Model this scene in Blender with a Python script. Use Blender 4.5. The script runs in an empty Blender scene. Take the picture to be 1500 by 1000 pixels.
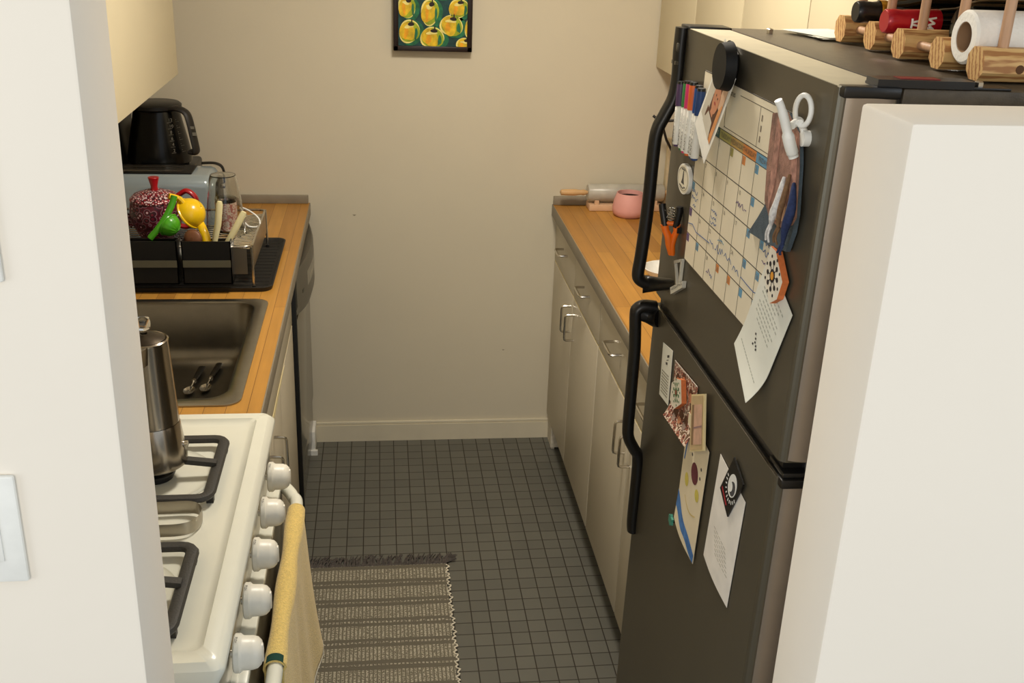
import bpy, bmesh, math, random
from mathutils import Vector, Matrix, noise
random.seed(7)
PI = math.pi
SC = bpy.context.scene
COL = SC.collection

# ------------------------------------------------------------------ helpers
def lin(c):
    def f(v):
        v = v / 255.0
        return v / 12.92 if v <= 0.04045 else ((v + 0.055) / 1.055) ** 2.4
    return (f(c[0]), f(c[1]), f(c[2]), 1.0)

def newmat(name):
    m = bpy.data.materials.new(name); m.use_nodes = True
    return m, m.node_tree, m.node_tree.nodes, m.node_tree.links, m.node_tree.nodes['Principled BSDF']

MATS = {}
def M(name, rgb=(200, 200, 200), rough=0.5, metal=0.0, var=0.06, scale=30, bump=0.0, bscale=200,
      trans=0.0, ior=1.45, spec=None, coat=0.0, stretch=None, sheen=0.0, alpha=1.0):
    if name in MATS: return MATS[name]
    m, nt, N, L, b = newmat(name)
    b.inputs['Roughness'].default_value = rough
    b.inputs['Metallic'].default_value = metal
    b.inputs['IOR'].default_value = ior
    if trans: b.inputs['Transmission Weight'].default_value = trans
    if spec is not None: b.inputs['Specular IOR Level'].default_value = spec
    if coat: b.inputs['Coat Weight'].default_value = coat
    if sheen: b.inputs['Sheen Weight'].default_value = sheen
    if alpha < 1: b.inputs['Alpha'].default_value = alpha
    tc = N.new('ShaderNodeTexCoord'); mp = N.new('ShaderNodeMapping')
    L.new(tc.outputs['Object'], mp.inputs['Vector'])
    if stretch: mp.inputs['Scale'].default_value = stretch
    nz = N.new('ShaderNodeTexNoise'); nz.inputs['Scale'].default_value = scale; nz.inputs['Detail'].default_value = 4
    L.new(mp.outputs['Vector'], nz.inputs['Vector'])
    mr = N.new('ShaderNodeMapRange'); mr.inputs['To Min'].default_value = 1 - var; mr.inputs['To Max'].default_value = 1 + var
    mr.inputs['From Min'].default_value = 0.3; mr.inputs['From Max'].default_value = 0.7
    L.new(nz.outputs['Fac'], mr.inputs['Value'])
    mx = N.new('ShaderNodeVectorMath'); mx.operation = 'SCALE'
    c = lin(rgb); mx.inputs[0].default_value = c[:3]
    L.new(mr.outputs['Result'], mx.inputs['Scale']); L.new(mx.outputs['Vector'], b.inputs['Base Color'])
    if bump:
        n2 = N.new('ShaderNodeTexNoise'); n2.inputs['Scale'].default_value = bscale; n2.inputs['Detail'].default_value = 3
        L.new(mp.outputs['Vector'], n2.inputs['Vector'])
        bp = N.new('ShaderNodeBump'); bp.inputs['Strength'].default_value = bump; bp.inputs['Distance'].default_value = 0.002
        L.new(n2.outputs['Fac'], bp.inputs['Height']); L.new(bp.outputs['Normal'], b.inputs['Normal'])
    MATS[name] = m
    return m

def mat_tiles():
    m, nt, N, L, b = newmat('floor_tiles')
    tc = N.new('ShaderNodeTexCoord'); mp = N.new('ShaderNodeMapping')
    mp.inputs['Location'].default_value = (0.169 + 0.05149 * 100, -3.5011 + 0.05149 * 100, 0)
    L.new(tc.outputs['Object'], mp.inputs['Vector'])
    br = N.new('ShaderNodeTexBrick'); br.offset = 0; br.squash = 1
    for k, v in (('Scale', 1), ('Brick Width', .05149), ('Row Height', .05149), ('Mortar Size', .0017), ('Mortar Smooth', .35), ('Bias', 0)):
        br.inputs[k].default_value = v
    br.inputs['Color1'].default_value = lin((100, 99, 90)); br.inputs['Color2'].default_value = lin((93, 92, 84))
    br.inputs['Mortar'].default_value = lin((42, 36, 28))
    L.new(mp.outputs['Vector'], br.inputs['Vector'])
    nz = N.new('ShaderNodeTexNoise'); nz.inputs['Scale'].default_value = 6; nz.inputs['Detail'].default_value = 6
    L.new(tc.outputs['Object'], nz.inputs['Vector'])
    mr = N.new('ShaderNodeMapRange'); mr.inputs['To Min'].default_value = .9; mr.inputs['To Max'].default_value = 1.1
    L.new(nz.outputs['Fac'], mr.inputs['Value'])
    mx = N.new('ShaderNodeVectorMath'); mx.operation = 'SCALE'
    L.new(br.outputs['Color'], mx.inputs[0]); L.new(mr.outputs['Result'], mx.inputs['Scale']); L.new(mx.outputs['Vector'], b.inputs['Base Color'])
    bp = N.new('ShaderNodeBump'); bp.invert = True; bp.inputs['Strength'].default_value = .6; bp.inputs['Distance'].default_value = .0015
    L.new(br.outputs['Fac'], bp.inputs['Height']); L.new(bp.outputs['Normal'], b.inputs['Normal'])
    b.inputs['Roughness'].default_value = .55
    return m

def mat_wood(name, c1, c2, seam, w=.6, h=.05, rough=.38, loc=(0, 0, 0), rot=PI / 2):
    m, nt, N, L, b = newmat(name)
    tc = N.new('ShaderNodeTexCoord'); mp = N.new('ShaderNodeMapping')
    mp.inputs['Rotation'].default_value = (0, 0, rot); mp.inputs['Location'].default_value = (5 + loc[0], 5 + loc[1], 0)
    L.new(tc.outputs['Object'], mp.inputs['Vector'])
    br = N.new('ShaderNodeTexBrick'); br.offset = .37; br.squash = 1
    for k, v in (('Scale', 1), ('Brick Width', w), ('Row Height', h), ('Mortar Size', .0006), ('Mortar Smooth', .3), ('Bias', 0)):
        br.inputs[k].default_value = v
    br.inputs['Color1'].default_value = lin(c1); br.inputs['Color2'].default_value = lin(c2); br.inputs['Mortar'].default_value = lin(seam)
    L.new(mp.outputs['Vector'], br.inputs['Vector'])
    m2 = N.new('ShaderNodeMapping'); m2.inputs['Scale'].default_value = (90, 4, 90)
    L.new(tc.outputs['Object'], m2.inputs['Vector'])
    nz = N.new('ShaderNodeTexNoise'); nz.inputs['Scale'].default_value = 1; nz.inputs['Detail'].default_value = 5
    L.new(m2.outputs['Vector'], nz.inputs['Vector'])
    mr = N.new('ShaderNodeMapRange'); mr.inputs['To Min'].default_value = .78; mr.inputs['To Max'].default_value = 1.2
    L.new(nz.outputs['Fac'], mr.inputs['Value'])
    n3 = N.new('ShaderNodeTexNoise'); n3.inputs['Scale'].default_value = 9; n3.inputs['Detail'].default_value = 5
    L.new(tc.outputs['Object'], n3.inputs['Vector'])
    mr3 = N.new('ShaderNodeMapRange'); mr3.inputs['To Min'].default_value = .86; mr3.inputs['To Max'].default_value = 1.12
    L.new(n3.outputs['Fac'], mr3.inputs['Value'])
    mu = N.new('ShaderNodeMath'); mu.operation = 'MULTIPLY'
    L.new(mr.outputs['Result'], mu.inputs[0]); L.new(mr3.outputs['Result'], mu.inputs[1])
    mx = N.new('ShaderNodeVectorMath'); mx.operation = 'SCALE'
    L.new(br.outputs['Color'], mx.inputs[0]); L.new(mu.outputs['Value'], mx.inputs['Scale']); L.new(mx.outputs['Vector'], b.inputs['Base Color'])
    b.inputs['Roughness'].default_value = rough
    return m

def mat_rug():
    m, nt, N, L, b = newmat('rug_weave')
    tc = N.new('ShaderNodeTexCoord'); sp = N.new('ShaderNodeSeparateXYZ'); L.new(tc.outputs['Object'], sp.inputs['Vector'])
    def math(op, a, bb=None, c=None):
        n = N.new('ShaderNodeMath'); n.operation = op
        for i, v in enumerate((a, bb, c)):
            if v is None: continue
            if isinstance(v, (int, float)): n.inputs[i].default_value = v
            else: L.new(v, n.inputs[i])
        return n.outputs[0]
    n0 = N.new('ShaderNodeTexNoise'); n0.inputs['Scale'].default_value = 5; L.new(tc.outputs['Object'], n0.inputs['Vector'])
    yy = math('ADD', sp.outputs['Y'], math('MULTIPLY', n0.outputs['Fac'], .012))
    ph = math('FRACT', math('DIVIDE', math('ADD', yy, 10.0), .092))
    # wide speckled band 0..0.58, plain band after it with one thin speckled line
    band = math('LESS_THAN', ph, .60)
    thin = math('LESS_THAN', math('ABSOLUTE', math('SUBTRACT', ph, .81)), .04)
    mask = math('MAXIMUM', band, thin)
    col = math('GREATER_THAN', math('SINE', math('MULTIPLY', sp.outputs['X'], 2 * PI / .0105)), -.35)
    n1 = N.new('ShaderNodeTexNoise'); n1.inputs['Scale'].default_value = 1; n1.inputs['Detail'].default_value = 2
    mp = N.new('ShaderNodeMapping'); mp.inputs['Scale'].default_value = (190, 260, 10); L.new(tc.outputs['Object'], mp.inputs['Vector']); L.new(mp.outputs['Vector'], n1.inputs['Vector'])
    dots = math('MULTIPLY', math('GREATER_THAN', n1.outputs['Fac'], .49), col)
    fac = math('MULTIPLY', dots, mask)
    fac = math('MULTIPLY', fac, .52)
    mix = N.new('ShaderNodeMix'); mix.data_type = 'RGBA'
    L.new(fac, mix.inputs[0])
    base = N.new('ShaderNodeMix'); base.data_type = 'RGBA'; L.new(band, base.inputs[0])
    base.inputs[6].default_value = lin((104, 98, 84)); base.inputs[7].default_value = lin((112, 106, 90))
    L.new(base.outputs[2], mix.inputs[6]); mix.inputs[7].default_value = lin((226, 218, 196))
    L.new(mix.outputs[2], b.inputs['Base Color'])
    b.inputs['Roughness'].default_value = .95
    wv = math('SINE', math('MULTIPLY', sp.outputs['Y'], 2 * PI / .006))
    h = math('ADD', math('MULTIPLY', fac, .8), math('MULTIPLY', wv, .3))
    bp = N.new('ShaderNodeBump'); bp.inputs['Strength'].default_value = .8; bp.inputs['Distance'].default_value = .002
    L.new(h, bp.inputs['Height']); L.new(bp.outputs['Normal'], b.inputs['Normal'])
    return m

def mat_pattern(name, cols, scale=45, rough=.45, kind='F1'):
    m, nt, N, L, b = newmat(name)
    tc = N.new('ShaderNodeTexCoord')
    v = N.new('ShaderNodeTexVoronoi'); v.inputs['Scale'].default_value = scale; v.feature = kind
    L.new(tc.outputs['Object'], v.inputs['Vector'])
    r = N.new('ShaderNodeValToRGB'); r.color_ramp.interpolation = 'CONSTANT'
    e = r.color_ramp.elements
    while len(e) < len(cols): e.new(.5)
    for i, (p, c) in enumerate(cols): e[i].position = p; e[i].color = lin(c)
    L.new(v.outputs['Distance'], r.inputs['Fac']); L.new(r.outputs['Color'], b.inputs['Base Color'])
    b.inputs['Roughness'].default_value = rough
    return m

class MB:
    def __init__(s): s.v = []; s.f = []; s.m = []; s.sm = []
    def add(s, V, F, mi=0, smooth=False):
        o = len(s.v); s.v += [tuple(p) for p in V]
        for f in F: s.f.append([i + o for i in f]); s.m.append(mi); s.sm.append(smooth)
        return s
    def box(s, a, b, mi=0, bev=0, seg=2):
        x0, y0, z0 = [min(a[i], b[i]) for i in range(3)]; x1, y1, z1 = [max(a[i], b[i]) for i in range(3)]
        V = [(x0, y0, z0), (x1, y0, z0), (x1, y1, z0), (x0, y1, z0), (x0, y0, z1), (x1, y0, z1), (x1, y1, z1), (x0, y1, z1)]
        F = [(0, 3, 2, 1), (4, 5, 6, 7), (0, 1, 5, 4), (1, 2, 6, 5), (2, 3, 7, 6), (3, 0, 4, 7)]
        if not bev: return s.add(V, F, mi)
        bm = bmesh.new(); vs = [bm.verts.new(p) for p in V]
        for f in F: bm.faces.new([vs[i] for i in f])
        bmesh.ops.bevel(bm, geom=bm.edges[:], offset=bev, segments=seg, profile=.5, affect='EDGES')
        return s.frombm(bm, mi)
    def frombm(s, bm, mi=0, smooth=True, mat=None):
        bm.verts.index_update()
        s.add([(mat @ v.co if mat else v.co) for v in bm.verts], [[v.index for v in f.verts] for f in bm.faces], mi, smooth); bm.free(); return s
    def tube(s, pts, r, seg=10, closed=False, mi=0, flat=None):
        P = [Vector(p) for p in pts]; n = len(P)
        R = r if isinstance(r, (list, tuple)) else [r] * n
        T = []
        for i in range(n):
            a = P[(i - 1) % n] if (closed or i > 0) else P[i]; b = P[(i + 1) % n] if (closed or i < n - 1) else P[i]
            t = (b - a); T.append(t.normalized() if t.length > 1e-9 else Vector((0, 0, 1)))
        u = T[0].orthogonal().normalized()
        if flat is not None:
            u = Vector(flat); u = (u - T[0] * u.dot(T[0])).normalized()
        V = []
        for i in range(n):
            u = (u - T[i] * u.dot(T[i])).normalized(); w = T[i].cross(u)
            ru, rw = (R[i] if isinstance(R[i], (tuple, list)) else (R[i], R[i]))
            for k in range(seg):
                a = 2 * PI * k / seg; V.append(P[i] + u * math.cos(a) * ru + w * math.sin(a) * rw)
        F = []
        for i in range(n if closed else n - 1):
            j = (i + 1) % n
            for k in range(seg):
                l = (k + 1) % seg; F.append((i * seg + k, i * seg + l, j * seg + l, j * seg + k))
        s.add(V, F, mi, True)
        if not closed:
            s.add([V[k] for k in range(seg)], [list(range(seg))[::-1]], mi); s.add([V[(n - 1) * seg + k] for k in range(seg)], [list(range(seg))], mi)
        return s
    def lathe(s, prof, c=(0, 0, 0), axis='z', seg=32, mi=0, smooth=True, a0=0, a1=2 * PI):
        full = abs(a1 - a0 - 2 * PI) < 1e-6; ns = seg if full else seg + 1
        V = []
        for (r, h) in prof:
            for k in range(ns):
                a = a0 + (a1 - a0) * k / seg; x, y = r * math.cos(a), r * math.sin(a)
                p = (x, y, h) if axis == 'z' else ((h, x, y) if axis == 'x' else (y, h, x))
                V.append((c[0] + p[0], c[1] + p[1], c[2] + p[2]))
        F = []
        for i in range(len(prof) - 1):
            for k in range(seg):
                l = (k + 1) % ns; F.append((i * ns + k, i * ns + l, (i + 1) * ns + l, (i + 1) * ns + k))
        return s.add(V, F, mi, smooth)
    def prism(s, poly, ext, mi=0, mi_side=None):
        P = [Vector(p) for p in poly]; e = Vector(ext); n = len(P)
        s.add(P + [p + e for p in P], [list(range(n))[::-1], [i + n for i in range(n)]], mi)
        s.add(P + [p + e for p in P], [(i, (i + 1) % n, (i + 1) % n + n, i + n) for i in range(n)], mi if mi_side is None else mi_side)
        return s
    def sheet(s, fn, nu, nv, th, mi=0, smooth=True):
        th = Vector(th); A = []
        for j in range(nv + 1):
            for i in range(nu + 1): A.append(Vector(fn(i / nu, j / nv)))
        B = [p + th for p in A]; w = nu + 1; F = []; o = len(A)
        for j in range(nv):
            for i in range(nu):
                a = j * w + i; F.append((a, a + 1, a + w + 1, a + w)); F.append((o + a, o + a + w, o + a + w + 1, o + a + 1))
        for i in range(nu):
            F.append((i, o + i, o + i + 1, i + 1)); a = nv * w + i; F.append((a, a + 1, o + a + 1, o + a))
        for j in range(nv):
            a = j * w; F.append((a, a + w, o + a + w, o + a)); a += nu; F.append((a, o + a, o + a + w, a + w))
        return s.add(A + B, F, mi, smooth)
    def text(s, t, org, U, Vd, size, mi=0, depth=.0003, align='LEFT'):
        cu = bpy.data.curves.new('t', 'FONT'); cu.body = t; cu.size = 1; cu.align_x = align; cu.resolution_u = 3
        ob = bpy.data.objects.new('t', cu); me = bpy.data.meshes.new_from_object(ob)
        U = Vector(U).normalized() * size; W = Vector(Vd).normalized() * size; nrm = U.cross(W).normalized() * depth; o = Vector(org)
        s.add([o + U * v.co.x + W * v.co.y + nrm for v in me.vertices], [list(p.vertices) for p in me.polygons], mi)
        bpy.data.objects.remove(ob); bpy.data.curves.remove(cu); bpy.data.meshes.remove(me); return s
    def build(s, name, mats, parent=None, loc=None):
        if not isinstance(mats, (list, tuple)): mats = [mats]
        me = bpy.data.meshes.new(name)
        off = Vector(parent_world(parent)) if parent else Vector(loc or (0, 0, 0))
        me.from_pydata([tuple(Vector(p) - off) for p in s.v], [], s.f)
        for m in mats: me.materials.append(m)
        for p, mi, sm in zip(me.polygons, s.m, s.sm): p.material_index = mi; p.use_smooth = sm
        bm = bmesh.new(); bm.from_mesh(me)
        bmesh.ops.remove_doubles(bm, verts=bm.verts, dist=1e-6)
        bmesh.ops.recalc_face_normals(bm, faces=bm.faces)
        bm.to_mesh(me); bm.free()
        if any(s.sm): me.set_sharp_from_angle(angle=math.radians(40))
        me.update()
        o = bpy.data.objects.new(name, me); COL.objects.link(o)
        if parent: o.parent = parent; o.location = Vector((0, 0, 0))
        else: o.location = off
        return o

WORLD = {}
def parent_world(p):
    return WORLD[p.name]

def tag(o, label, cat, group=None):
    o['label'] = label; o['category'] = cat
    if group: o['group'] = group
    return o
def thing(name, label, cat, loc, group=None):
    o = bpy.data.objects.new(name, None); COL.objects.link(o); o.location = loc; o.empty_display_size = .05
    WORLD[o.name] = tuple(loc)
    return tag(o, label, cat, group)
def part(name, mb, mats, parent, label=None):
    o = mb.build(name, mats, parent); WORLD[o.name] = WORLD[parent.name]
    if label: o['label'] = label
    return o
def solo(name, mb, mats, label, cat, loc, group=None):
    o = mb.build(name, mats, None, loc); WORLD[o.name] = tuple(loc); return tag(o, label, cat, group)
def struct(name, mb, mats):
    o = mb.build(name, mats); o['kind'] = 'structure'; WORLD[o.name] = (0, 0, 0); return o
def smooth_path(pts, n=6, closed=False):
    P = [Vector(p) for p in pts]; out = []; m = len(P)
    rng = range(m) if closed else range(m - 1)
    for i in rng:
        p0 = P[(i - 1) % m] if closed or i > 0 else P[i]; p1 = P[i]; p2 = P[(i + 1) % m]; p3 = P[(i + 2) % m] if closed or i + 2 < m else p2
        for k in range(n):
            t = k / n
            out.append(.5 * ((2 * p1) + (-p0 + p2) * t + (2 * p0 - 5 * p1 + 4 * p2 - p3) * t * t + (-p0 + 3 * p1 - 3 * p2 + p3) * t ** 3))
    if not closed: out.append(P[-1])
    return out

# ------------------------------------------------------------------ camera
cd = bpy.data.cameras.new('camera'); cam = bpy.data.objects.new('camera', cd); COL.objects.link(cam); SC.camera = cam
cd.sensor_fit = 'HORIZONTAL'; cd.sensor_width = 36; cd.lens = 1559.79 / 1500 * 36; cd.clip_start = .05
R = Matrix(((0.9926324494, 0.0102181398, -0.1207328042), (-0.1157714518, 0.3739568351, -0.9201919671), (0.0357462072, 0.9273898183, 0.3723846581)))
cam.matrix_world = Matrix.Translation((0, 0, 1.8514)) @ R.to_4x4()

# ------------------------------------------------------------------ materials
wallc = M('kitchen_wall_paint', (210, 201, 179), .75, var=.02, scale=3, bump=.12, bscale=60)
walln = M('partition_paint', (236, 227, 212), .7, var=.012, scale=4, bump=.15, bscale=45)
trimc = M('trim_paint', (214, 205, 182), .5, var=.03, scale=12)
ceilm = M('ceiling_paint', (232, 228, 218), .85, var=.01)
cabm = M('cabinet_laminate', (198, 188, 166), .42, var=.015, scale=6)
upcabm = M('upper_cabinet_laminate', (218, 206, 174), .42, var=.015, scale=6)
gapm = M('cabinet_shadow_gap', (60, 52, 40), .8)
litedge = M('lit_door_edge', (238, 222, 170), .5)  # light caught on the door edges, put into the colour
chrome = M('brushed_chrome', (205, 200, 190), .22, 1.0)
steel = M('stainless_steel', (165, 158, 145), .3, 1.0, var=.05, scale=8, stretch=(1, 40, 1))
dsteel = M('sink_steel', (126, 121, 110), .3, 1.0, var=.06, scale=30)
enamel = M('white_enamel', (226, 226, 212), .25, coat=.3, var=.01)
knobw = M('white_knob_plastic', (232, 228, 214), .35)
black = M('black_plastic', (20, 19, 18), .35, var=.1)
gloss = M('gloss_black', (10, 10, 10), .12, coat=.5)
iron = M('cast_iron_grate', (52, 50, 46), .55, bump=.3, bscale=300)
wood = mat_wood('butcher_block', (194, 142, 64), (162, 112, 46), (104, 66, 28), 1.3, .043)
edgeb = M('counter_edge_band', (136, 126, 108), .45, var=.08, scale=20)
fdoor = M('fridge_door_steel', (98, 92, 78), .36, .55, var=.03, scale=4)
fside = M('fridge_side_silver', (150, 138, 124), .33, .6, var=.03)
fbody = M('fridge_body_grey', (20, 19, 18), .6)
ftop = M('fridge_top_textured', (74, 66, 54), .42, var=.18, scale=60, bump=.3, bscale=500)
white = M('white_plastic', (232, 231, 224), .4)
paper = M('white_paper', (220, 220, 208), .8, var=.02)
ink = M('dark_ink', (70, 66, 62), .8)
red = M('red_glaze', (170, 18, 28), .3, coat=.3)
orange = M('orange_plastic', (238, 112, 20), .4)
glass = M('clear_glass', (240, 240, 236), .03, trans=1.0, ior=1.45, var=0)
pinew = M('pine_wood', (200, 160, 104), .55, var=.22, scale=4, stretch=(3, 60, 60))
def mat_pine():
    m, nt, N, L, b = newmat('pine_rail')
    tc = N.new('ShaderNodeTexCoord'); mp = N.new('ShaderNodeMapping'); mp.inputs['Scale'].default_value = (.10, 1, .55); mp.inputs['Rotation'].default_value = (.5, 0, 0)
    L.new(tc.outputs['Object'], mp.inputs['Vector'])
    wv = N.new('ShaderNodeTexWave'); wv.bands_direction = 'Y'; wv.inputs['Scale'].default_value = 42; wv.inputs['Distortion'].default_value = 3.5; wv.inputs['Detail'].default_value = 2; wv.inputs['Detail Scale'].default_value = 6
    L.new(mp.outputs['Vector'], wv.inputs['Vector'])
    r = N.new('ShaderNodeValToRGB'); e = r.color_ramp.elements; e[0].position = .0; e[0].color = lin((214, 176, 116)); e[1].position = .9; e[1].color = lin((164, 114, 66))
    q = e.new(.55); q.color = lin((204, 160, 102))
    L.new(wv.outputs['Color'], r.inputs['Fac']); L.new(r.outputs['Color'], b.inputs['Base Color']); b.inputs['Roughness'].default_value = .55
    return m
pinew = mat_pine()
pined = M('beech_dowel', (186, 146, 112), .5, var=.1, scale=5, stretch=(60, 60, 4))

# ------------------------------------------------------------------ setting
XL, XR, YB, CZ = -.875, 1.232, 3.61, 2.44
struct('floor', MB().box((-3.2, -2.6, -.05), (3.6, YB + .1, 0)), mat_tiles())
struct('ceiling', MB().box((-3.2, .7, CZ), (3.6, YB + .1, CZ + .05)), ceilm)
b = MB().box((XL - .1, YB, 0), (XR + .1, YB + .1, CZ))
struct('wall_back', b, wallc)
struct('wall_left', MB().box((XL - .1, 1.02, 0), (XL, YB, CZ)), wallc)
struct('wall_right', MB().box((XR, 1.02, 0), (XR + .1, YB, CZ)), wallc)
struct('wall_front_left', MB().box((-3.2, .91, 0), (-.241, 1.028, CZ), bev=.003), walln)
struct('wall_front_right', MB().box((.474, .91, 0), (3.6, 1.02, 1.69), bev=.004), walln)
bb = MB()
bb.box((-.26, YB - .014, 0), (.63, YB, .066)); bb.box((-.26, YB - .010, .066), (.63, YB, .078), bev=.003)
struct('baseboard_back', bb, trimc)
# paint chips on the back wall and partition
for (x, z, r) in ((-.092, .867, .005), (.442, .358, .004)):
    pts = [(x + r * (1 + .5 * math.sin(3 * a)) * math.cos(a), YB - .0006, z + .5 * r * math.sin(a)) for a in [k * PI / 6 for k in range(12)]]
    o = MB().prism(pts, (0, .0012, 0)).build('trim_1', M('paint_chip', (150, 140, 118), .8)); o['kind'] = 'structure'

# wall plates on the left partition
def plate(x1, z0, z1, label, slots):
    w = .07
    t = thing('wall_switch', label, 'switch', (x1 - w / 2, .91, (z0 + z1) / 2))
    part('cover_plate', MB().box((x1 - w, .904, z0), (x1, .91, z1), bev=.0025), white, t)
    zc = (z0 + z1) / 2
    if slots:
        part('socket_face', MB().box((x1 - w / 2 - .0165, .9025, zc - .033), (x1 - w / 2 + .0165, .9045, zc + .033), bev=.001), white, t)
        part('dark_slot', MB().box((x1 - .031, .9012, 1.268), (x1 - .0265, .9035, 1.297), bev=.0008), M('brown_slot', (110, 80, 55), .6), t)
    else:
        part('rocker', MB().box((x1 - w / 2 - .0165, .901, zc - .033), (x1 - w / 2 + .0165, .9045, zc + .033), bev=.001), white, t)
plate(-.3375, 1.243, 1.357, 'white switch plate with a brown slot low on the near left partition wall', True)
plate(-.3205, 1.544, 1.658, 'white switch plate higher on the near left partition wall at frame edge', False)

# ------------------------------------------------------------------ apple painting
t = thing('framed_painting', 'small framed painting of yellow-green apples hung on the back wall', 'painting', (.172, YB, 1.42))
x0, x1, z0, z1 = .045, .300, 1.426, 1.76
m = MB()
yb = YB - .035
for a, bq in (((x0, yb, z0), (x0 + .016, YB, z1)), ((x1 - .016, yb, z0), (x1, YB, z1)), ((x0, yb, z0), (x1, YB, z0 + .016)), ((x0, yb, z1 - .016), (x1, YB, z1))):
    m.box(a, bq, bev=.002)
part('frame', m, M('dark_frame', (34, 22, 18), .35), t)
m = MB(); m.box((x0 + .016, yb + .008, z0 + .016), (x1 - .016, YB - .002, z1 - .016), 0)
am = [M('canvas_teal', (20, 62, 62), .6, var=.5, scale=40), M('apple_yellow', (214, 178, 30), .5, var=.3, scale=50), M('apple_green', (150, 165, 30), .5, var=.3, scale=50),
      M('apple_cream', (236, 222, 130), .5, var=.15, scale=60), M('apple_stem', (36, 24, 16), .6), M('apple_orange', (226, 158, 20), .5, var=.25, scale=50), M('canvas_leaf', (30, 105, 70), .6, var=.4, scale=60)]
yy = yb + .0075
def blob(m, cx, cz, rx, rz, mi, dy, wob=.06, ph=0, clip=True):
    pts = []
    for k in range(28):
        a = 2 * PI * k / 28; f = 1 + wob * math.sin(2 * a + ph) + wob * .6 * math.cos(3 * a + ph)
        x = cx + rx * f * math.cos(a); z = cz + rz * f * math.sin(a)
        pts.append((min(max(x, x0 + .0165), x1 - .0165), yy - dy, min(max(z, z0 + .0165), z1 - .0165)))
    m.prism(pts, (0, .0004, 0), mi)
apples = [(.096, 1.487, .033, .037), (.170, 1.469, .037, .035), (.232, 1.508, .036, .034), (.275, 1.447, .026, .024), (.088, 1.562, .030, .032), (.162, 1.548, .030, .040),
          (.255, 1.562, .033, .030), (.290, 1.500, .014, .03), (.11, 1.635, .036, .034), (.185, 1.625, .036, .034), (.262, 1.64, .034, .035), (.09, 1.71, .034, .034), (.17, 1.70, .036, .034), (.25, 1.715, .034, .034)]
for i, (cx, cz, rx, rz) in enumerate(apples):
    d = .0002 * (i % 4)
    blob(m, cx + .010, cz - .004, rx * 1.12, rz * 1.1, 6, .0004 + d, ph=i)
    blob(m, cx, cz, rx, rz, 3, .0012 + d, ph=i); blob(m, cx + .002, cz - .001, rx * .92, rz * .92, 2, .002 + d, ph=i + 1)
    blob(m, cx - rx * .18, cz, rx * .70, rz * .84, 1, .0028 + d, .12, ph=i + 2); blob(m, cx - rx * .30, cz - rz * .12, rx * .20, rz * .5, 5, .0036 + d, .2, ph=i)
    blob(m, cx - rx * .05, cz + rz * .42, rx * .42, rz * .16, 3, .0038 + d, .2, ph=i); blob(m, cx + rx * .66, cz - rz * .2, rx * .14, rz * .5, 6, .0036 + d, .2, ph=i)
    blob(m, cx + .006, cz + rz * .62, rx * .3, rz * .17, 4, .0044 + d, ph=i + 1); blob(m, cx + .008, cz + rz * .85, rx * .06, rz * .25, 4, .0048 + d)
part('canvas', m, am, t)

# ------------------------------------------------------------------ counters
def counter(name, x0, x1, y0, y1, holes, label, front, cat='countertop'):
    t = thing(name, label, cat, ((x0 + x1) / 2, (y0 + y1) / 2, .872))
    m = MB()
    if holes:
        hx0, hx1, hy0, hy1 = holes
        for a, bq in (((x0, y0), (x1, hy0)), ((x0, hy1), (x1, y1)), ((x0, hy0), (hx0, hy1)), ((hx1, hy0), (x1, hy1))):
            m.box((a[0], a[1], .872), (bq[0], bq[1], .91))
    else: m.box((x0, y0, .872), (x1, y1, .91))
    part('wood_top', m, wood, t)
    xe = front; s = 1 if front > (x0 + x1) / 2 else -1
    part('edge_band', MB().box((xe, y0, .870), (xe + s * .003, y1, .9102), bev=.0006), edgeb, t, 'grey-brown edging strip')
    return t
cl = counter('countertop', XL, -.243, 1.94, YB, (-.80, -.30, 2.005, 2.61), 'butcher block countertop around the sink on the left', -.243)
cr = counter('countertop', .600, XR, 1.91, YB, None, 'butcher block countertop along the right wall beyond the refrigerator', .600)
part('back_lip', MB().box((XL, YB - .016, .9105), (-.246, YB, .938), bev=.002), edgeb, cl, 'narrow grey lip along the wall')
part('back_lip', MB().box((.600, YB - .016, .9105), (XR, YB, .940), bev=.002), edgeb, cr, 'narrow grey lip along the wall')

# ------------------------------------------------------------------ handles
def wire_handle(parent, p0, p1, out, r=.004, name='handle'):
    a, c, o = Vector(p0), Vector(p1), Vector(out); d = (c - a).normalized() * .008
    pts = [a, a + o * .75, a + o * .93 + d * .3, a + o + d, c + o - d, c + o * .93 - d * .3, c + o * .75, c]
    return part(name, MB().tube(pts, r, 8), chrome, parent, 'chrome wire handle')

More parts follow.
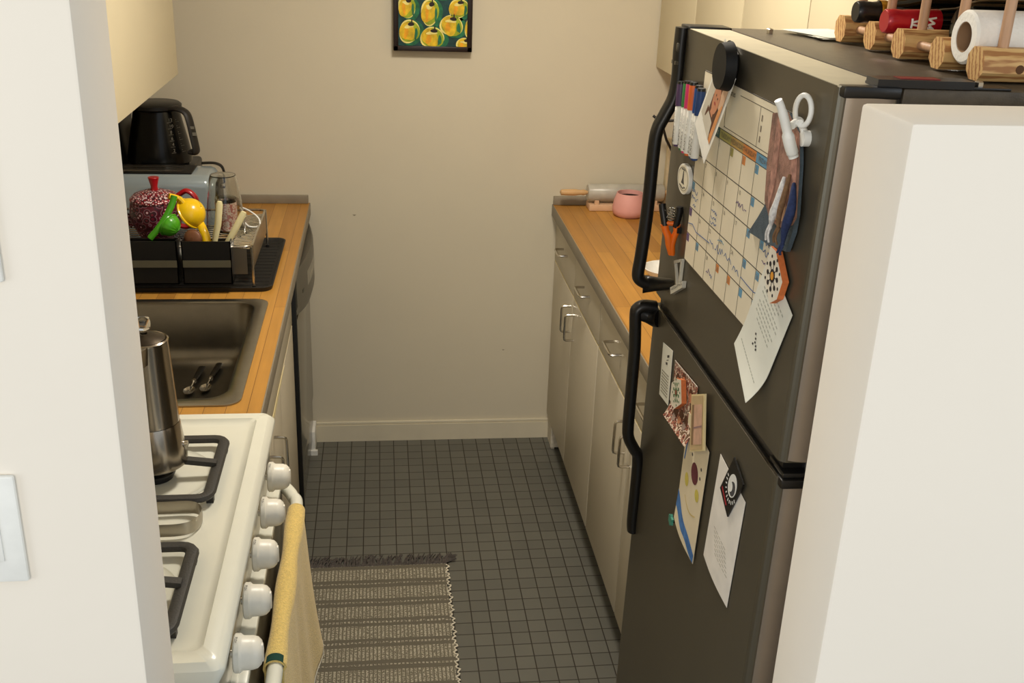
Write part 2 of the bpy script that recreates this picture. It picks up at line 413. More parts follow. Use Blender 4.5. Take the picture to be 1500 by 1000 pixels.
# right base cabinets (doors at x = .615)
def base_cabinet(x_face, x_back, y0, y1, label, doors, drawers, s, cat='cabinet', zdr=.708):
    # s = -1: faces -x (right run); s=+1: faces +x (left run)
    t = thing('base_cabinet', label, cat, ((x_face + x_back) / 2, (y0 + y1) / 2, 0))
    xi = x_face - s * .02
    if s > 0:   # sink base: open box, so the basin hangs free inside
        m = MB(); m.box((xi, y0 + .001, .10), (xi - .016, y1 - .001, .869)).box((xi - .016, y0 + .001, .10), (x_back, y0 + .017, .869)).box((xi - .016, y1 - .017, .10), (x_back, y1 - .001, .869)).box((xi - .016, y0 + .017, .10), (x_back, y1 - .017, .116))
        part('body', m, cabm, t)
    else: part('body', MB().box((xi, y0 + .001, .10), (x_back, y1 - .001, .869)), cabm, t)
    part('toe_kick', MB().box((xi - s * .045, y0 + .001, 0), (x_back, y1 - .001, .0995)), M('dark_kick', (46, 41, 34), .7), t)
    for (a, c, hy, hz0, hz1) in doors:
        d = part('door', MB().box((x_face, a + .0015, .104), (xi, c - .0015, zdr - .003), bev=.0012), cabm, t)
        part('door_edge', MB().box((x_face - s * .001, a + .002, zdr - .0028), (xi, c - .002, zdr - .0012)), litedge, d, 'top edge of the door, painted pale as if catching light')
        if hy: wire_handle(d, (x_face, hy, hz0), (x_face, hy, hz1), (s * .030, 0, 0))
    for (a, c, h0, h1, hz) in drawers:
        d = part('drawer', MB().box((x_face, a + .0015, zdr + .003), (xi, c - .0015, .866), bev=.0012), cabm, t)
        if h0: wire_handle(d, (x_face, h0, hz), (x_face, h1, hz), (s * .030, 0, 0))
    return t
cA = base_cabinet(.615, 1.21, 2.785, YB - .004, 'cream base cabinet on the right against the back wall',
                  [(3.205, YB - .006, 3.236, .575, .665), (2.787, 3.203, 3.165, .572, .66)], [(3.205, YB - .006, 3.35, 3.43, .80), (2.787, 3.203, 2.945, 3.035, .80)], -1)
cB = base_cabinet(.615, 1.21, 1.95, 2.783, 'cream base cabinet on the right next to the refrigerator',
                  [(2.35, 2.781, 2.383, .575, .665), (1.952, 2.348, 2.318, .57, .655)], [(2.352, 2.781, 2.495, 2.59, .80), (1.952, 2.348, 2.1, 2.2, .80)], -1)
part('wall_foot', MB().box((.622, 3.50, 0), (.634, 3.604, .098)).box((.618, 3.494, .01), (.655, 3.503, .098)), M('chipped_white_foot', (206, 198, 180), .6, var=.15, scale=80), cA, 'scuffed white foot panel')
cS = base_cabinet(-.262, -.86, 1.96, 2.962, 'cream sink cabinet on the left under the counter, chipped upper edge',
                  [(2.28, 2.55, 2.335, .578, .664), (1.962, 2.278, 2.235, .578, .664), (2.552, 2.96, None, 0, 0)], [(1.962, 2.96, None, 0, 0)], 1, zdr=.715)
m = MB().prism([(-.2612, 2.27, .704), (-.2612, 2.47, .708), (-.2612, 2.66, .7135), (-.2612, 2.47, .7225), (-.2612, 2.27, .7225)], (.0012, 0, 0), 0)
for k in range(16):
    y = 2.03 + k * .0155; z = .711 + random.uniform(-.004, .004)
    m.box((-.262, y, z - .006), (-.2598, y + .017, z + random.uniform(.003, .009)), 1 if k % 3 else 0)
part('edge_strip', m, [litedge, M('gold_peeling_edge', (176, 142, 62), .5, var=.4, scale=150, bump=.6)], cS, 'cream strip of painted light and peeling gold strip')  # cream part paints light caught along the seam, gold part is rough edge

# upper cabinets
def upper(x_face, x_back, y0, y1, seams, label, s):
    t = thing('wall_cabinet', label, 'cabinet', ((x_face + x_back) / 2, (y0 + y1) / 2, 1.39))
    xi = x_face - s * .018
    part('body', MB().box((xi, y0, 1.392), (x_back, y1, 2.2)), upcabm, t)
    ys = [y0] + seams + [y1]
    for a, c in zip(ys[:-1], ys[1:]):
        part('door', MB().box((x_face, a + .002, 1.39), (xi, c - .002, 2.198), bev=.001), upcabm, t)
upper(.927, XR - .002, 2.764, YB - .006, [3.19], 'cream wall cabinet on the right at the back wall corner', -1)
upper(.927, XR - .002, 1.91, 2.762, [2.319], 'cream wall cabinet above the counter behind the refrigerator', -1)
upper(-.575, XL + .002, 2.0, 3.215, [2.25], 'cream wall cabinet high on the left above the coffee maker', 1)

# ------------------------------------------------------------------ dishwasher
t = thing('dishwasher', 'grey built-in dishwasher with bulging dark control panel at the left back', 'dishwasher', (-.5, 3.28, 0))
dwm = M('dishwasher_steel', (138, 134, 124), .2, .7, var=.03)
dwp = M('dishwasher_panel', (84, 80, 70), .35, .4)
part('body', MB().box((-.86, 2.985, .02), (-.278, 3.585, .862)), M('dw_tub', (24, 23, 22), .6), t)
part('door', MB().box((-.278, 2.998, .20), (-.252, 3.575, .70), bev=.003), dwm, t)
part('access_panel', MB().box((-.278, 2.998, .05), (-.256, 3.575, .194), bev=.003), dwm, t)
part('side_trim', MB().box((-.278, 2.972, .0), (-.250, 2.995, .866), bev=.001), M('dw_side_black', (14, 14, 13), .6), t, 'black vertical trim')
m = MB(); n = 18; V = []
for i in range(n + 1):
    y = 2.985 + (3.585 - 2.985) * i / n; q = math.sin(PI * i / n); xo = -.247 + .030 * q
    zb = .690 + .03 * (1 - q)
    V += [(-.28, y, .862), (xo - .004, y, .862), (xo, y, .852), (xo + .001, y, zb + .04), (xo - .008, y, zb + .008), (-.262, y, zb), (-.28, y, zb)]
F = []
for i in range(n):
    for k in range(7): F.append((i * 7 + k, i * 7 + (k + 1) % 7, (i + 1) * 7 + (k + 1) % 7, (i + 1) * 7 + k))
F += [list(range(7)), [n * 7 + k for k in range(7)][::-1]]
m.add(V, F, 0, True)
cp = part('control_panel', m, dwp, t)
m = MB()
def pan(i): 
    y = 2.985 + .6 * i; return -.247 + .030 * math.sin(PI * i) + .0012
m.sheet(lambda a, c: (pan(.25 + .5 * a) + 0, 2.985 + .6 * (.25 + .5 * a), .775 + .045 * c), 10, 1, (-.0008, 0, 0), 0)
m.sheet(lambda a, c: (pan(.31 + .38 * a) + .0006, 2.985 + .6 * (.31 + .38 * a), .785 + .012 * c), 10, 1, (-.0008, 0, 0), 1)
m.sheet(lambda a, c: (pan(.12 + .03 * a) + .0006, 2.985 + .6 * (.12 + .03 * a), .778 + .01 * c), 2, 1, (-.0008, 0, 0), 2)
part('display', m, [M('dw_display', (128, 124, 112), .3), M('dw_display_strip', (150, 145, 130), .4), black], cp, 'lighter button strip')
part('foot', MB().box((-.262, 3.50, 0), (-.246, 3.596, .09), bev=.002).box((-.262, 3.49, .0), (-.238, 3.503, .018)), white, t, 'white foot bracket')

# ------------------------------------------------------------------ sink
t = thing('kitchen_sink', 'stainless steel sink set in the left butcher block counter', 'sink', (-.55, 2.31, .75))
def rrect(x0, x1, y0, y1, r, z, n=6):
    P = []
    for cx, cy, a0 in ((x1 - r, y1 - r, 0), (x0 + r, y1 - r, PI / 2), (x0 + r, y0 + r, PI), (x1 - r, y0 + r, 1.5 * PI)):
        for k in range(n + 1):
            a = a0 + PI / 2 * k / n; P.append((cx + r * math.cos(a), cy + r * math.sin(a), z))
    return P
def loft(m, rings, mi=0, cap_last=False, cap_first=False):
    n = len(rings[0]); V = [p for r in rings for p in r]; F = []
    for i in range(len(rings) - 1):
        for k in range(n): F.append((i * n + k, i * n + (k + 1) % n, (i + 1) * n + (k + 1) % n, (i + 1) * n + k))
    m.add(V, F, mi, True)
    if cap_last: m.add(rings[-1], [list(range(n))], mi, True)
    if cap_first: m.add(rings[0], [list(range(n))[::-1]], mi, True)
    return m
ox0, ox1, oy0, oy1 = -.815, -.287, 1.992, 2.628
rings = [rrect(ox0, ox1, oy0, oy1, .035, .9105), rrect(ox0, ox1, oy0, oy1, .035, .9135), rrect(ox0 + .006, ox1 - .006, oy0 + .006, oy1 - .006, .032, .9155),
         rrect(ox0 + .03, ox1 - .028, oy0 + .032, oy1 - .022, .05, .9145), rrect(ox0 + .033, ox1 - .031, oy0 + .035, oy1 - .025, .05, .9125)]
m = loft(MB(), rings)
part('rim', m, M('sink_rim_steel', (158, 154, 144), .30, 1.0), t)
ix0, ix1, iy0, iy1 = ox0 + .033, ox1 - .031, oy0 + .035, oy1 - .025
rings = [rrect(ix0, ix1, iy0, iy1, .05, .9125), rrect(ix0 + .006, ix1 - .006, iy0 + .006, iy1 - .006, .05, .903), rrect(ix0 + .010, ix1 - .010, iy0 + .010, iy1 - .010, .055, .80),
         rrect(ix0 + .016, ix1 - .016, iy0 + .016, iy1 - .016, .055, .772), rrect(ix0 + .032, ix1 - .032, iy0 + .032, iy1 - .032, .05, .756), rrect(ix0 + .06, ix1 - .06, iy0 + .06, iy1 - .06, .04, .752)]
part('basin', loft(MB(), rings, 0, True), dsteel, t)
part('drain', MB().lathe([(0, .7525), (.03, .7525), (.04, .754), (.043, .7525)], (-.60, 2.3, 0), seg=24), steel, t)

# spoons in the sink
def spoon(name, head, tail, label):
    h, q = Vector(head), Vector(tail); d = (q - h).normalized(); z = .760
    t = thing(name, label, 'spoon', (h.x, h.y, .7535), 'spoons in the sink')
    s = Vector((-d.y, d.x, 0)); m = MB()
    def bowl(a, c):
        r = c; th = a * 2 * PI; p = h + d * (.022 * r * math.cos(th)) + s * (.014 * r * math.sin(th)); return (p.x, p.y, z - .005 * (1 - r * r))
    m.sheet(bowl, 16, 4, (0, 0, .001))
    m.tube([h + d * .02 + Vector((0, 0, z - h.z)), h + d * .045 + Vector((0, 0, z + .003 - h.z))], [.0025, .003], 8)
    part('bowl', m, chrome, t)
    c = h + d * .05; part('collar', MB().lathe([(0, -.005), (.005, -.004), (.006, 0), (.005, .004), (0, .005)], (c.x, c.y, z + .003), seg=12), chrome, t)
    a = h + d * .055; m = MB(); m.tube([(a.x, a.y, z + .003), ((h + d * .09).x, (h + d * .09).y, z + .003), (q.x, q.y, z + .003)], [(.006, .003), (.008, .003), (.009, .003)], 8, flat=s)
    part('handle', m, M('dark_handle_steel', (50, 46, 40), .25, .8), t, 'dark flat handle')
spoon('teaspoon', (-.463, 2.405, .76), (-.452, 2.54, .76), 'left one of two dark-handled spoons lying in the sink')
spoon('teaspoon', (-.427, 2.42, .76), (-.412, 2.56, .76), 'right one of two dark-handled spoons lying in the sink')

# ------------------------------------------------------------------ gas range
SY0, SY1, SX = 1.17, 1.935, -.205
t = thing('gas_range', 'white gas range with five knobs at the left front', 'stove', (-.54, 1.55, 0))
part('body', MB().box((-.86, SY0 + .004, .04), (-.235, SY1 - .004, .885), bev=.004), enamel, t)
# cooktop with recessed middle
def rr(x0, x1, y0, y1, r, z): return rrect(x0, x1, y0, y1, r, z, 5)
rings = [rr(-.862, SX - .020, SY0 + .004, SY1, .012, .880), rr(-.862, SX - .015, SY0, SY1, .014, .888), rr(-.862, SX - .006, SY0, SY1, .014, .908), rr(-.862, SX - .008, SY0, SY1, .014, .915), rr(-.858, SX - .018, SY0 + .008, SY1 - .006, .014, .9245),
         rr(-.850, SX - .038, SY0 + .03, SY1 - .028, .014, .925), rr(-.846, SX - .042, SY0 + .036, SY1 - .032, .016, .920), rr(-.838, SX - .052, SY0 + .048, SY1 - .044, .02, .9168)]
part('cooktop', loft(MB(), rings, 0, True, True), enamel, t)
fp = M('range_front_panel', (176, 170, 154), .3, .6)
pn = part('control_panel', MB().box((-.238, SY0 + .006, .79), (-.226, SY1 - .006, .879), bev=.003), fp, t, 'grey metal knob panel')
ky = [1.828, 1.697, 1.563, 1.433, 1.305]
lab = ['LOW', 'HIGH', '500', 'LOW', 'HIGH']
for i, y in enumerate(ky):
    z = .838; m = MB()
    m.lathe([(.006, -.216), (.006, -.200)], (-.008, y, z), 'x', 16, 1)
    m.lathe([(0, -.211), (.0265, -.211), (.0285, -.209), (.0285, -.202), (.0265, -.200), (.0250, -.198), (.0245, -.184), (.0225, -.177), (.0175, -.172), (.009, -.1695), (.0, -.169)], (-.008, y, z), 'x', 36, 0)
    kn = part('knob', m, [knobw, chrome], t)
    g = MB().box((-.184, y - .004, z - .015), (-.1768, y + .004, z + .015), bev=.002)
    part('knob_grip', g, knobw, kn)
    g = MB()
    for s_, tx in ((.016, 'HI'), (-.004, 'PUSH')):
        g.text(tx, (-.2165, y + s_ + .004, z + math.sqrt(max(0, .0285 ** 2 - s_ ** 2)) + .0004), (0, -1, 0), (1, 0, 0), .0058, 0, 0, 'LEFT')
    part('knob_lettering', g, ink, kn, 'small dark lettering')
part('oven_door', MB().box((-.235, SY0 + .01, .20), (-.205, SY1 - .01, .771), bev=.004), M('oven_door_grey', (128, 122, 104), .3, .4), t, 'grey oven door')
part('door_trim', MB().box((-.232, SY0 + .008, .772), (-.203, SY1 - .008, .7865), bev=.003), enamel, t, 'white top trim of the oven door')
part('oven_window', MB().box((-.206, SY0 + .12, .33), (-.2035, SY1 - .12, .60), bev=.001), M('oven_glass', (20, 20, 19), .1), t)
part('bottom_drawer', MB().box((-.235, SY0 + .01, .06), (-.207, SY1 - .01, .193), bev=.005), enamel, t)
hb = smooth_path([(-.209, 1.928, .764), (-.198, 1.918, .763), (-.180, 1.885, .760), (-.170, 1.835, .758), (-.170, 1.55, .758), (-.170, 1.26, .758), (-.176, 1.225, .757), (-.195, 1.205, .752), (-.207, 1.20, .745)], 6)
part('door_handle', MB().tube(hb, .0125, 14), enamel, t, 'white tubular oven handle')
# burners + grates
def grate(cx, cy, label):
    hx, hy = .105, .108; m = MB()
    z0 = .934
    base = rrect(cx - hx, cx + hx, cy - hy, cy + hy, .02, z0, 4)
    m.tube(base, [(.0105, .0065)] * len(base), 8, True, flat=(1, 0, 0))
    inner = MB()
    for (ax, ay) in ((1, 0), (-1, 0), (0, 1), (0, -1)):
        p0 = Vector((cx + ax * hx, cy + ay * hy, z0 + .003)); p1 = Vector((cx + ax * .022, cy + ay * .022, z0 + .0145))
        s_ = Vector((-ay, ax, 0)) * .0075
        m.prism([p0 + s_, p0 - s_, p0 - s_ * 1 + Vector((0, 0, .009)) , p0 + s_ + Vector((0, 0, .009))], (p1 - p0), 0)
    for sx in (-1, 1):
        for sy in (-1, 1): m.box((cx + sx * hx - .006, cy + sy * (hy - .02) - .006, .9165), (cx + sx * hx + .006, cy + sy * (hy - .02) + .006, z0))
    g = part('grate', m, iron, t)
    w = MB(); w.lathe([(.0, .9175), (.085, .9175), (.095, .9185), (.098, .921), (.101, .9175)], (cx, cy, 0), seg=40, mi=0)
    part('burner_bowl', w, enamel, t)
    m = MB().lathe([(.030, .918), (.030, .926), (.034, .927), (.034, .931), (.030, .934), (.0, .935)], (cx, cy, 0), seg=32)
    part('burner', m, black, t, 'black burner cap')
grate(-.395, 1.695, ''); grate(-.395, 1.335, ''); grate(-.70, 1.695, ''); grate(-.70, 1.335, '')

# moka pot
MX, MY, MZ = -.390, 1.688, .9495
t = thing('moka_pot', 'tall stainless stovetop coffee pot on the far burner', 'coffee pot', (MX, MY, MZ))
sp = M('polished_pot_steel', (172, 162, 148), .2, 1.0, var=.03)
part('boiler', MB().lathe([(0, MZ), (.048, MZ), (.0525, MZ + .004), (.053, MZ + .012), (.0455, MZ + .075), (.0445, MZ + .080), (0, MZ + .080)], (MX, MY, 0), seg=48), sp, t)
part('upper_chamber', MB().lathe([(0, MZ + .081), (.0445, MZ + .081), (.0445, MZ + .086), (.0375, MZ + .225), (.0385, MZ + .229), (.036, MZ + .231), (.034, MZ + .229)], (MX, MY, 0), seg=48), sp, t)
part('lid', MB().lathe([(.0335, MZ + .2285), (.033, MZ + .231), (.028, MZ + .2335), (.010, MZ + .240), (0, MZ + .240)], (MX, MY, 0), seg=40), M('dark_lid_steel', (70, 62, 52), .35, .9), t, 'dark lid')
part('lid_knob', MB().lathe([(0, MZ + .240), (.006, MZ + .240), (.006, MZ + .246), (.011, MZ + .249), (.0125, MZ + .258), (.011, MZ + .266), (0, MZ + .268)], (MX, MY, 0), seg=24), glass, t, 'clear plastic knob')
part('handle', MB().tube(smooth_path([(MX - .036, MY, MZ + .215), (MX - .075, MY, MZ + .215), (MX - .088, MY, MZ + .19), (MX - .080, MY, MZ + .10)], 5), (.007), 10), black, t)
part('spout', MB().prism([(MX + .0, MY - .036, MZ + .229), (MX + .012, MY - .036, MZ + .229), (MX + .006, MY - .055, MZ + .229)], (0, .004, -.03)), sp, t)
part('valve', MB().lathe([(0, .0), (.006, 0), (.006, .008), (0, .010)], (MX + .047, MY, MZ + .035), 'x', 12), chrome, t)

# tongs on the cooktop
t = thing('steel_tongs', 'looped stainless steel strip tongs lying on the cooktop by the coffee pot', 'tongs', (-.33, 1.54, .919))
pth = [(x, y - .022, .932) for x, y in ((-.56, 1.578), (-.46, 1.583), (-.36, 1.586), (-.32, 1.587), (-.300, 1.578), (-.292, 1.555), (-.300, 1.529), (-.32, 1.517), (-.36, 1.515), (-.46, 1.518), (-.56, 1.522))]
part('strip', MB().tube(smooth_path(pth, 6), [(.0012, .0112)] * 61, 4, flat=(0, 1, 0)), steel, t)
part('grip_end', MB().box((-.60, 1.495, .920), (-.56, 1.562, .944), bev=.003), steel, t)

# towel over the oven handle
ty = M('mustard_terry_cloth', (226, 196, 114), .95, var=.14, scale=260, bump=.9, bscale=420, sheen=.3)
tw = M('towel_white_hem', (232, 226, 208), .95)
tg = M('towel_green_trim', (18, 62, 52), .9)
t = thing('dish_towel', 'mustard yellow towel with green trim hung over the oven handle', 'towel', (-.165, 1.6, .43))
def towel(a, c):
    # a: 0 far -> 1 near along the bar; c: 0 back bottom -> 1 front bottom
    y = 1.835 - .470 * a
    w = .006 * math.sin(a * 9 + 1) + .004 * math.sin(a * 23)
    bx, bz, r = -.170, .758, .0150
    if c < .3:
        k = 1 - c / .3; return (bx - r + .001 - .006 * k, y, bz - .20 * k)
    if c < .45:
        k = (c - .3) / .15; an = PI - PI * k; return (bx + r * math.cos(an) * (1 + .1 * math.sin(a * 14)), y, bz + r * math.sin(an))
    k = (c - .45) / .55
    drop = .325 * (1 - .03 * math.sin(a * 7)) + .09 * a
    flare = .014 * k + .008 * k ** 3 * (1 - a) ** 2
    y2 = y + .02 * k * k * (1 - a) - .02 * k * a
    return (bx + r + .002 + flare - .006 + w * .9 * k ** .7, y2, bz - drop * k)
m = MB(); V = [Vector(towel(i / 70, j / 70)) for j in range(71) for i in range(71)]
m.add(V, [(j * 71 + i, j * 71 + i + 1, (j + 1) * 71 + i + 1, (j + 1) * 71 + i) for j in range(70) for i in range(70)], 0, True)
clo = part('cloth', m, ty, t); so = clo.modifiers.new('thick', 'SOLIDIFY'); so.thickness = .004; so.offset = 0
def off(p, d): return (p[0] + d, p[1], p[2])
m = MB()
m.sheet(lambda a, c: Vector(towel(.965 + .035 * a, .33 + .12 * c)) + Vector((.0, 0, .003)), 3, 10, (0, 0, -.001), 0)
part('trim_band', m, tg, t, 'dark green trim band')
m = MB(); m.tube([Vector(towel(a / 30, 1)) for a in range(31)], .0028, 6); m.tube([Vector(towel(0, .45 + .55 * k / 14)) for k in range(15)], .0024, 6, mi=1); m.tube([Vector(towel(1, .5 + .5 * k / 14)) for k in range(15)], .0035, 6)
part('hem', m, [tw, ty], t, 'white hem')

# ------------------------------------------------------------------ rug
t = thing('woven_rug', 'grey flat-woven rug with pale speckled stripes on the tile floor', 'rug', (-.03, 2.3, 0))
RX0, RX1, RY0, RY1 = -.255, .185, 1.55, 2.765
def rugf(a, c):
    x = RX0 + (RX1 - RX0) * a; y = RY0 + (RY1 - RY0) * c
    if a > .96: x += .0025 * math.sin(c * 95) + .002 * math.sin(c * 41)
    return (x + (.004 * (1 - c)), y, .0045 + .0008 * math.sin(y * 260))
part('weave', MB().sheet(rugf, 40, 160, (0, 0, -.004)), mat_rug(), t)
m = MB(); pts = []
m2 = MB()
y = RY0
pth = [(RX1 + .003 + .0045 * math.sin(k * 1.9) + .003 * math.sin(k * .7), RY0 + .006 * k, .0055) for k in range(int((RY1 - RY0) / .006))]
m2.tube(pth, [.0016 + .0012 * (.5 + .5 * math.sin(k * 1.9 + 1)) for k in range(len(pth))], 6)
part('side_cord', m2, M('rug_cord', (222, 214, 194), .95), t, 'pale cord loops at the side')
m = MB(); random.seed(3)
for k in range(150):
    x = RX0 + (RX1 - RX0) * k / 149; dx = random.uniform(-.012, .03); l = random.uniform(.035, .062)
    m.tube([(x, RY1 - .002, .004), (x + dx * .4, RY1 + l * .5, .006 + random.uniform(0, .004)), (x + dx, RY1 + l, .003)], [.0022, .0020, .0012], 5)
for k in range(14):
    m.tube([(RX1 - .01, RY1 + .002 * k, .004), (RX1 + .015, RY1 + .01 + .0025 * k, .006), (RX1 + random.uniform(.02, .04), RY1 + .012 + .003 * k, .003)], [.002, .0018, .001], 5)
f = part('fringe', m, M('rug_fringe', (82, 76, 72), .95, var=.3, scale=90), t, 'dark grey fringe'); f['kind'] = 'stuff'

# ------------------------------------------------------------------ refrigerator
TILT = math.radians(.65); TT = math.tan(TILT); FX, FZ, FY0, FY1 = .526, 1.68, 1.196, 1.887
pv = Vector((FX, 1.54, FZ)); rel = Vector((0, 0, -FZ + .012))
fr = thing('refrigerator', 'dark steel top-freezer refrigerator covered with magnets and papers', 'refrigerator', (FX, 1.54, .012))
# body, doors built upright then leaned back by TILT about the top front edge
part('cabinet', MB().box((FX + .082, FY0 + .004, .03), (1.195, FY1 - .004, FZ - .022), bev=.004), fbody, fr)
part('top_panel', MB().box((FX + .080, FY0 + .002, FZ - .022), (1.197, FY1 - .002, FZ), bev=.003), ftop, fr, 'textured dark brown top')
def fdoorpart(name, z0, z1):
    m = MB(); n = 10; P = []
    # plan profile: flat front with rounded near and far edges
    r = .012
    prof = [(FX + .072, FY0)] + [(FX + r - r * math.sin(PI / 2 * k / 5), FY0 + r - r * math.cos(PI / 2 * k / 5)) for k in range(6)] + \
           [(FX + r - r * math.cos(PI / 2 * k / 5), FY1 - r + r * math.sin(PI / 2 * k / 5)) for k in range(6)] + [(FX + .072, FY1)]
    m.prism([(x, y, z0) for x, y in prof], (0, 0, z1 - z0), 0)
    d = part(name, m, fdoor, fr)
    s_ = MB(); s_.sheet(lambda a, c: (FX + .010 + .06 * a, FY0 - .0012 - .006 * math.sin(PI * min(1, a * 1.0)) ** .7, z0 + .004 + (z1 - z0 - .012) * c), 12, 1, (0, .001, 0))
    part('side_skin', s_, fside, d, 'lighter silver rounded side')
    if name == 'freezer_door': part('top_cap', MB().box((FX + .001, FY0 + .002, z1 - .001), (FX + .071, FY1 - .002, z1 + .0006)), M('door_top_plastic', (190, 182, 158), .45), d, 'pale top edge')
    else:
        part('top_cap', MB().box((FX + .0045, FY0 + .002, z1 - .001), (FX + .071, FY1 - .002, z1 + .0008)), black, d, 'black top face')
        part('edge_strip', MB().box((FX + .0005, FY0 + .008, z1 - .0015), (FX + .0045, FY1 - .008, z1 + .0008)), chrome, d, 'bright thin edge')
    part('corner_cap', MB().box((FX + .003, FY0 - .0085, z1 - .012), (FX + .074, FY0 + .014, z1 + .0018), bev=.003), black, d, 'black plastic corner cap')
    return d
du = fdoorpart('freezer_door', 1.190, FZ - .0)
dl = fdoorpart('lower_door', .11, 1.166)
part('door_gasket', MB().box((FX + .010, FY0 + .012, 1.163), (FX + .08, FY1 - .012, 1.193)).box((FX + .066, FY0 + .006, .12), (FX + .083, FY1 - .006, FZ - .01)), black, fr)
part('base_grille', MB().box((FX + .03, FY0 + .01, .005), (FX + .09, FY1 - .01, .10), bev=.004), black, fr)
part('middle_hinge', MB().box((FX + .006, FY0 - .004, 1.168), (FX + .10, FY0 + .05, 1.176), bev=.002).lathe([(0, 1.166), (.006, 1.166), (.006, 1.190), (0, 1.190)], (FX + .045, FY0 + .01, 0), seg=12, mi=1), [black, chrome], fr)
hp = [(FX + .045, FY0 - .002, FZ + .001), (FX + .13, FY0 - .002, FZ + .001), (FX + .165, FY0 - .03 + .03, FZ + .001), (FX + .165, FY0 + .03, FZ + .001), (FX + .10, FY0 + .035, FZ + .001), (FX + .045, FY0 + .030, FZ + .001)]
hg = part('top_hinge', MB().prism(hp, (0, 0, .009)), black, fr, 'black hinge cover with a painted red reflection')
part('hinge_reflection', MB().box((FX + .075, FY0 + .006, FZ + .0101), (FX + .125, FY0 + .024, FZ + .0110)), M('painted_red_reflection', (120, 24, 24), .4), hg)  # red reflection on the cover, laid on as a coloured plate
part('hinge_bracket', MB().box((FX + .10, FY0 + .004, FZ + .0002), (FX + .215, FY0 + .034, FZ + .003), bev=.001), black, fr)
for (x, y) in ((.668, 1.222), (.705, 1.212), (.655, 1.80)):
    part('bolt', MB().lathe([(0, FZ + .0), (.0058, FZ), (.0058, FZ + .008), (.004, FZ + .0095), (0, FZ + .010)], (x, y, 0), seg=6), chrome, fr, 'shiny bolt head')
m = MB().lathe([(0, FZ), (.008, FZ), (.008, FZ + .003), (0, FZ + .004)], (FX + .055, FY0 + .035, 0), seg=16)
part('cap_plug', m, black, fr)
part('top_far_cap', MB().box((FX - .001, FY1 - .05, FZ - .002), (FX + .075, FY1 + .002, FZ + .004), bev=.002), black, fr)
# handles: strap outline in the x-z plane at the far side of the doors
HY = 1.862
def strap(pts, name, r=(.0115, .016)):
    P = smooth_path([(x, HY, z) for x, z in pts], 5)
    return part(name, MB().tube(P, [r] * len(P), 14, flat=(1, 0, 0)), black, fr, 'black curved handle')
def xs(x, z): return (x + TT * (FZ - z), z)   # undo the lean for measured points
strap([xs(*p) for p in [(.520, 1.680), (.519, 1.64), (.520, 1.595), (.516, 1.560), (.503, 1.530), (.492, 1.505), (.488, 1.47), (.486, 1.36), (.481, 1.27), (.478, 1.235), (.481, 1.222), (.495, 1.214), (.518, 1.212)]], 'freezer_handle')
strap([xs(*p) for p in [(.518, 1.166), (.495, 1.168), (.483, 1.162), (.480, 1.148), (.484, 1.08), (.484, .98), (.484, .91), (.488, .885), (.500, .862), (.509, .845), (.511, .80), (.510, .70), (.512, .672)]], 'lower_handle')
part('handle_foot', MB().tube(smooth_path([(FX - .032, HY, 1.212), (FX - .018, HY - .006, 1.214), (FX - .005, HY - .035, 1.224), (FX + .005, HY - .095, 1.246)], 5), [(.012 - .0004 * k, .018 - .0006 * k) for k in range(16)], 12, flat=(1, 0, 0)), black, fr)
part('handle_foot', MB().tube([(FX - .034, HY, 1.152), (FX - .018, HY, 1.148), (FX - .004, HY - .004, 1.146), (FX + .006, HY - .012, 1.148)], [(.012, .012), (.014, .013), (.018, .020), (.018, .028)], 12, flat=(0, 0, 1)), black, fr)
part('handle_clip', MB().box((FX - .016, HY - .014, 1.640), (FX - .008, HY + .012, 1.655), bev=.002).box((FX - .016, HY - .014, 1.618), (FX - .008, HY + .012, 1.624)), M('handle_badge', (72, 66, 52), .4), fr)
fr.rotation_euler = (0, TILT, 0)
fr.location = pv + Matrix.Rotation(TILT, 3, 'Y') @ rel

# ------------------------------------------------------------------ things on the refrigerator door
def F(u, v, off=0.0): return Vector((FX - TT * (FZ - v) - off, FY1 - u, v))
UD = Vector((0, -1, 0)); VD = Vector((TT, 0, 1)).normalized(); ND = Vector((-1, 0, TT)).normalized()
def fprism(m, uv, o0, o1, mi=0, mi_side=None): return m.prism([F(u, v, o0) for u, v in uv], ND * (o1 - o0), mi, mi_side)
def ftext(m, t, u, v, size, off, mi, ang=0, align='LEFT'):
    a = math.radians(ang); U = UD * math.cos(a) + VD * math.sin(a); W = -UD * math.sin(a) + VD * math.cos(a)
    return m.text(t, F(u, v, off), U, W, size, mi, .00015, align)
def fline(m, pts, w, off, mi):
    for (a, c) in zip(pts[:-1], pts[1:]):
        d = Vector((c[0] - a[0], c[1] - a[1])); 
        if d.length < 1e-6: continue
        nn = Vector((-d.y, d.x)).normalized() * w / 2; e = d.normalized() * w * .4
        q = [(a[0] + nn.x - e.x, a[1] + nn.y - e.y), (a[0] - nn.x - e.x, a[1] - nn.y - e.y), (c[0] - nn.x + e.x, c[1] - nn.y + e.y), (c[0] + nn.x + e.x, c[1] + nn.y + e.y)]
        fprism(m, q, off, off + .0002, mi)
def frect(m, u0, u1, v0, v1, o, mi, th=.0002): fprism(m, [(u0, v0), (u1, v0), (u1, v1), (u0, v1)], o, o + th, mi)
def scribble(m, u, v, w, h, off, mi, n=14, seed=0, lw=.0009):
    rd = random.Random(seed); pts = []
    for k in range(n): pts.append((u + w * k / (n - 1) + rd.uniform(-.2, .2) * w / n, v + rd.uniform(0, h)))
    fline(m, pts, lw, off, mi)

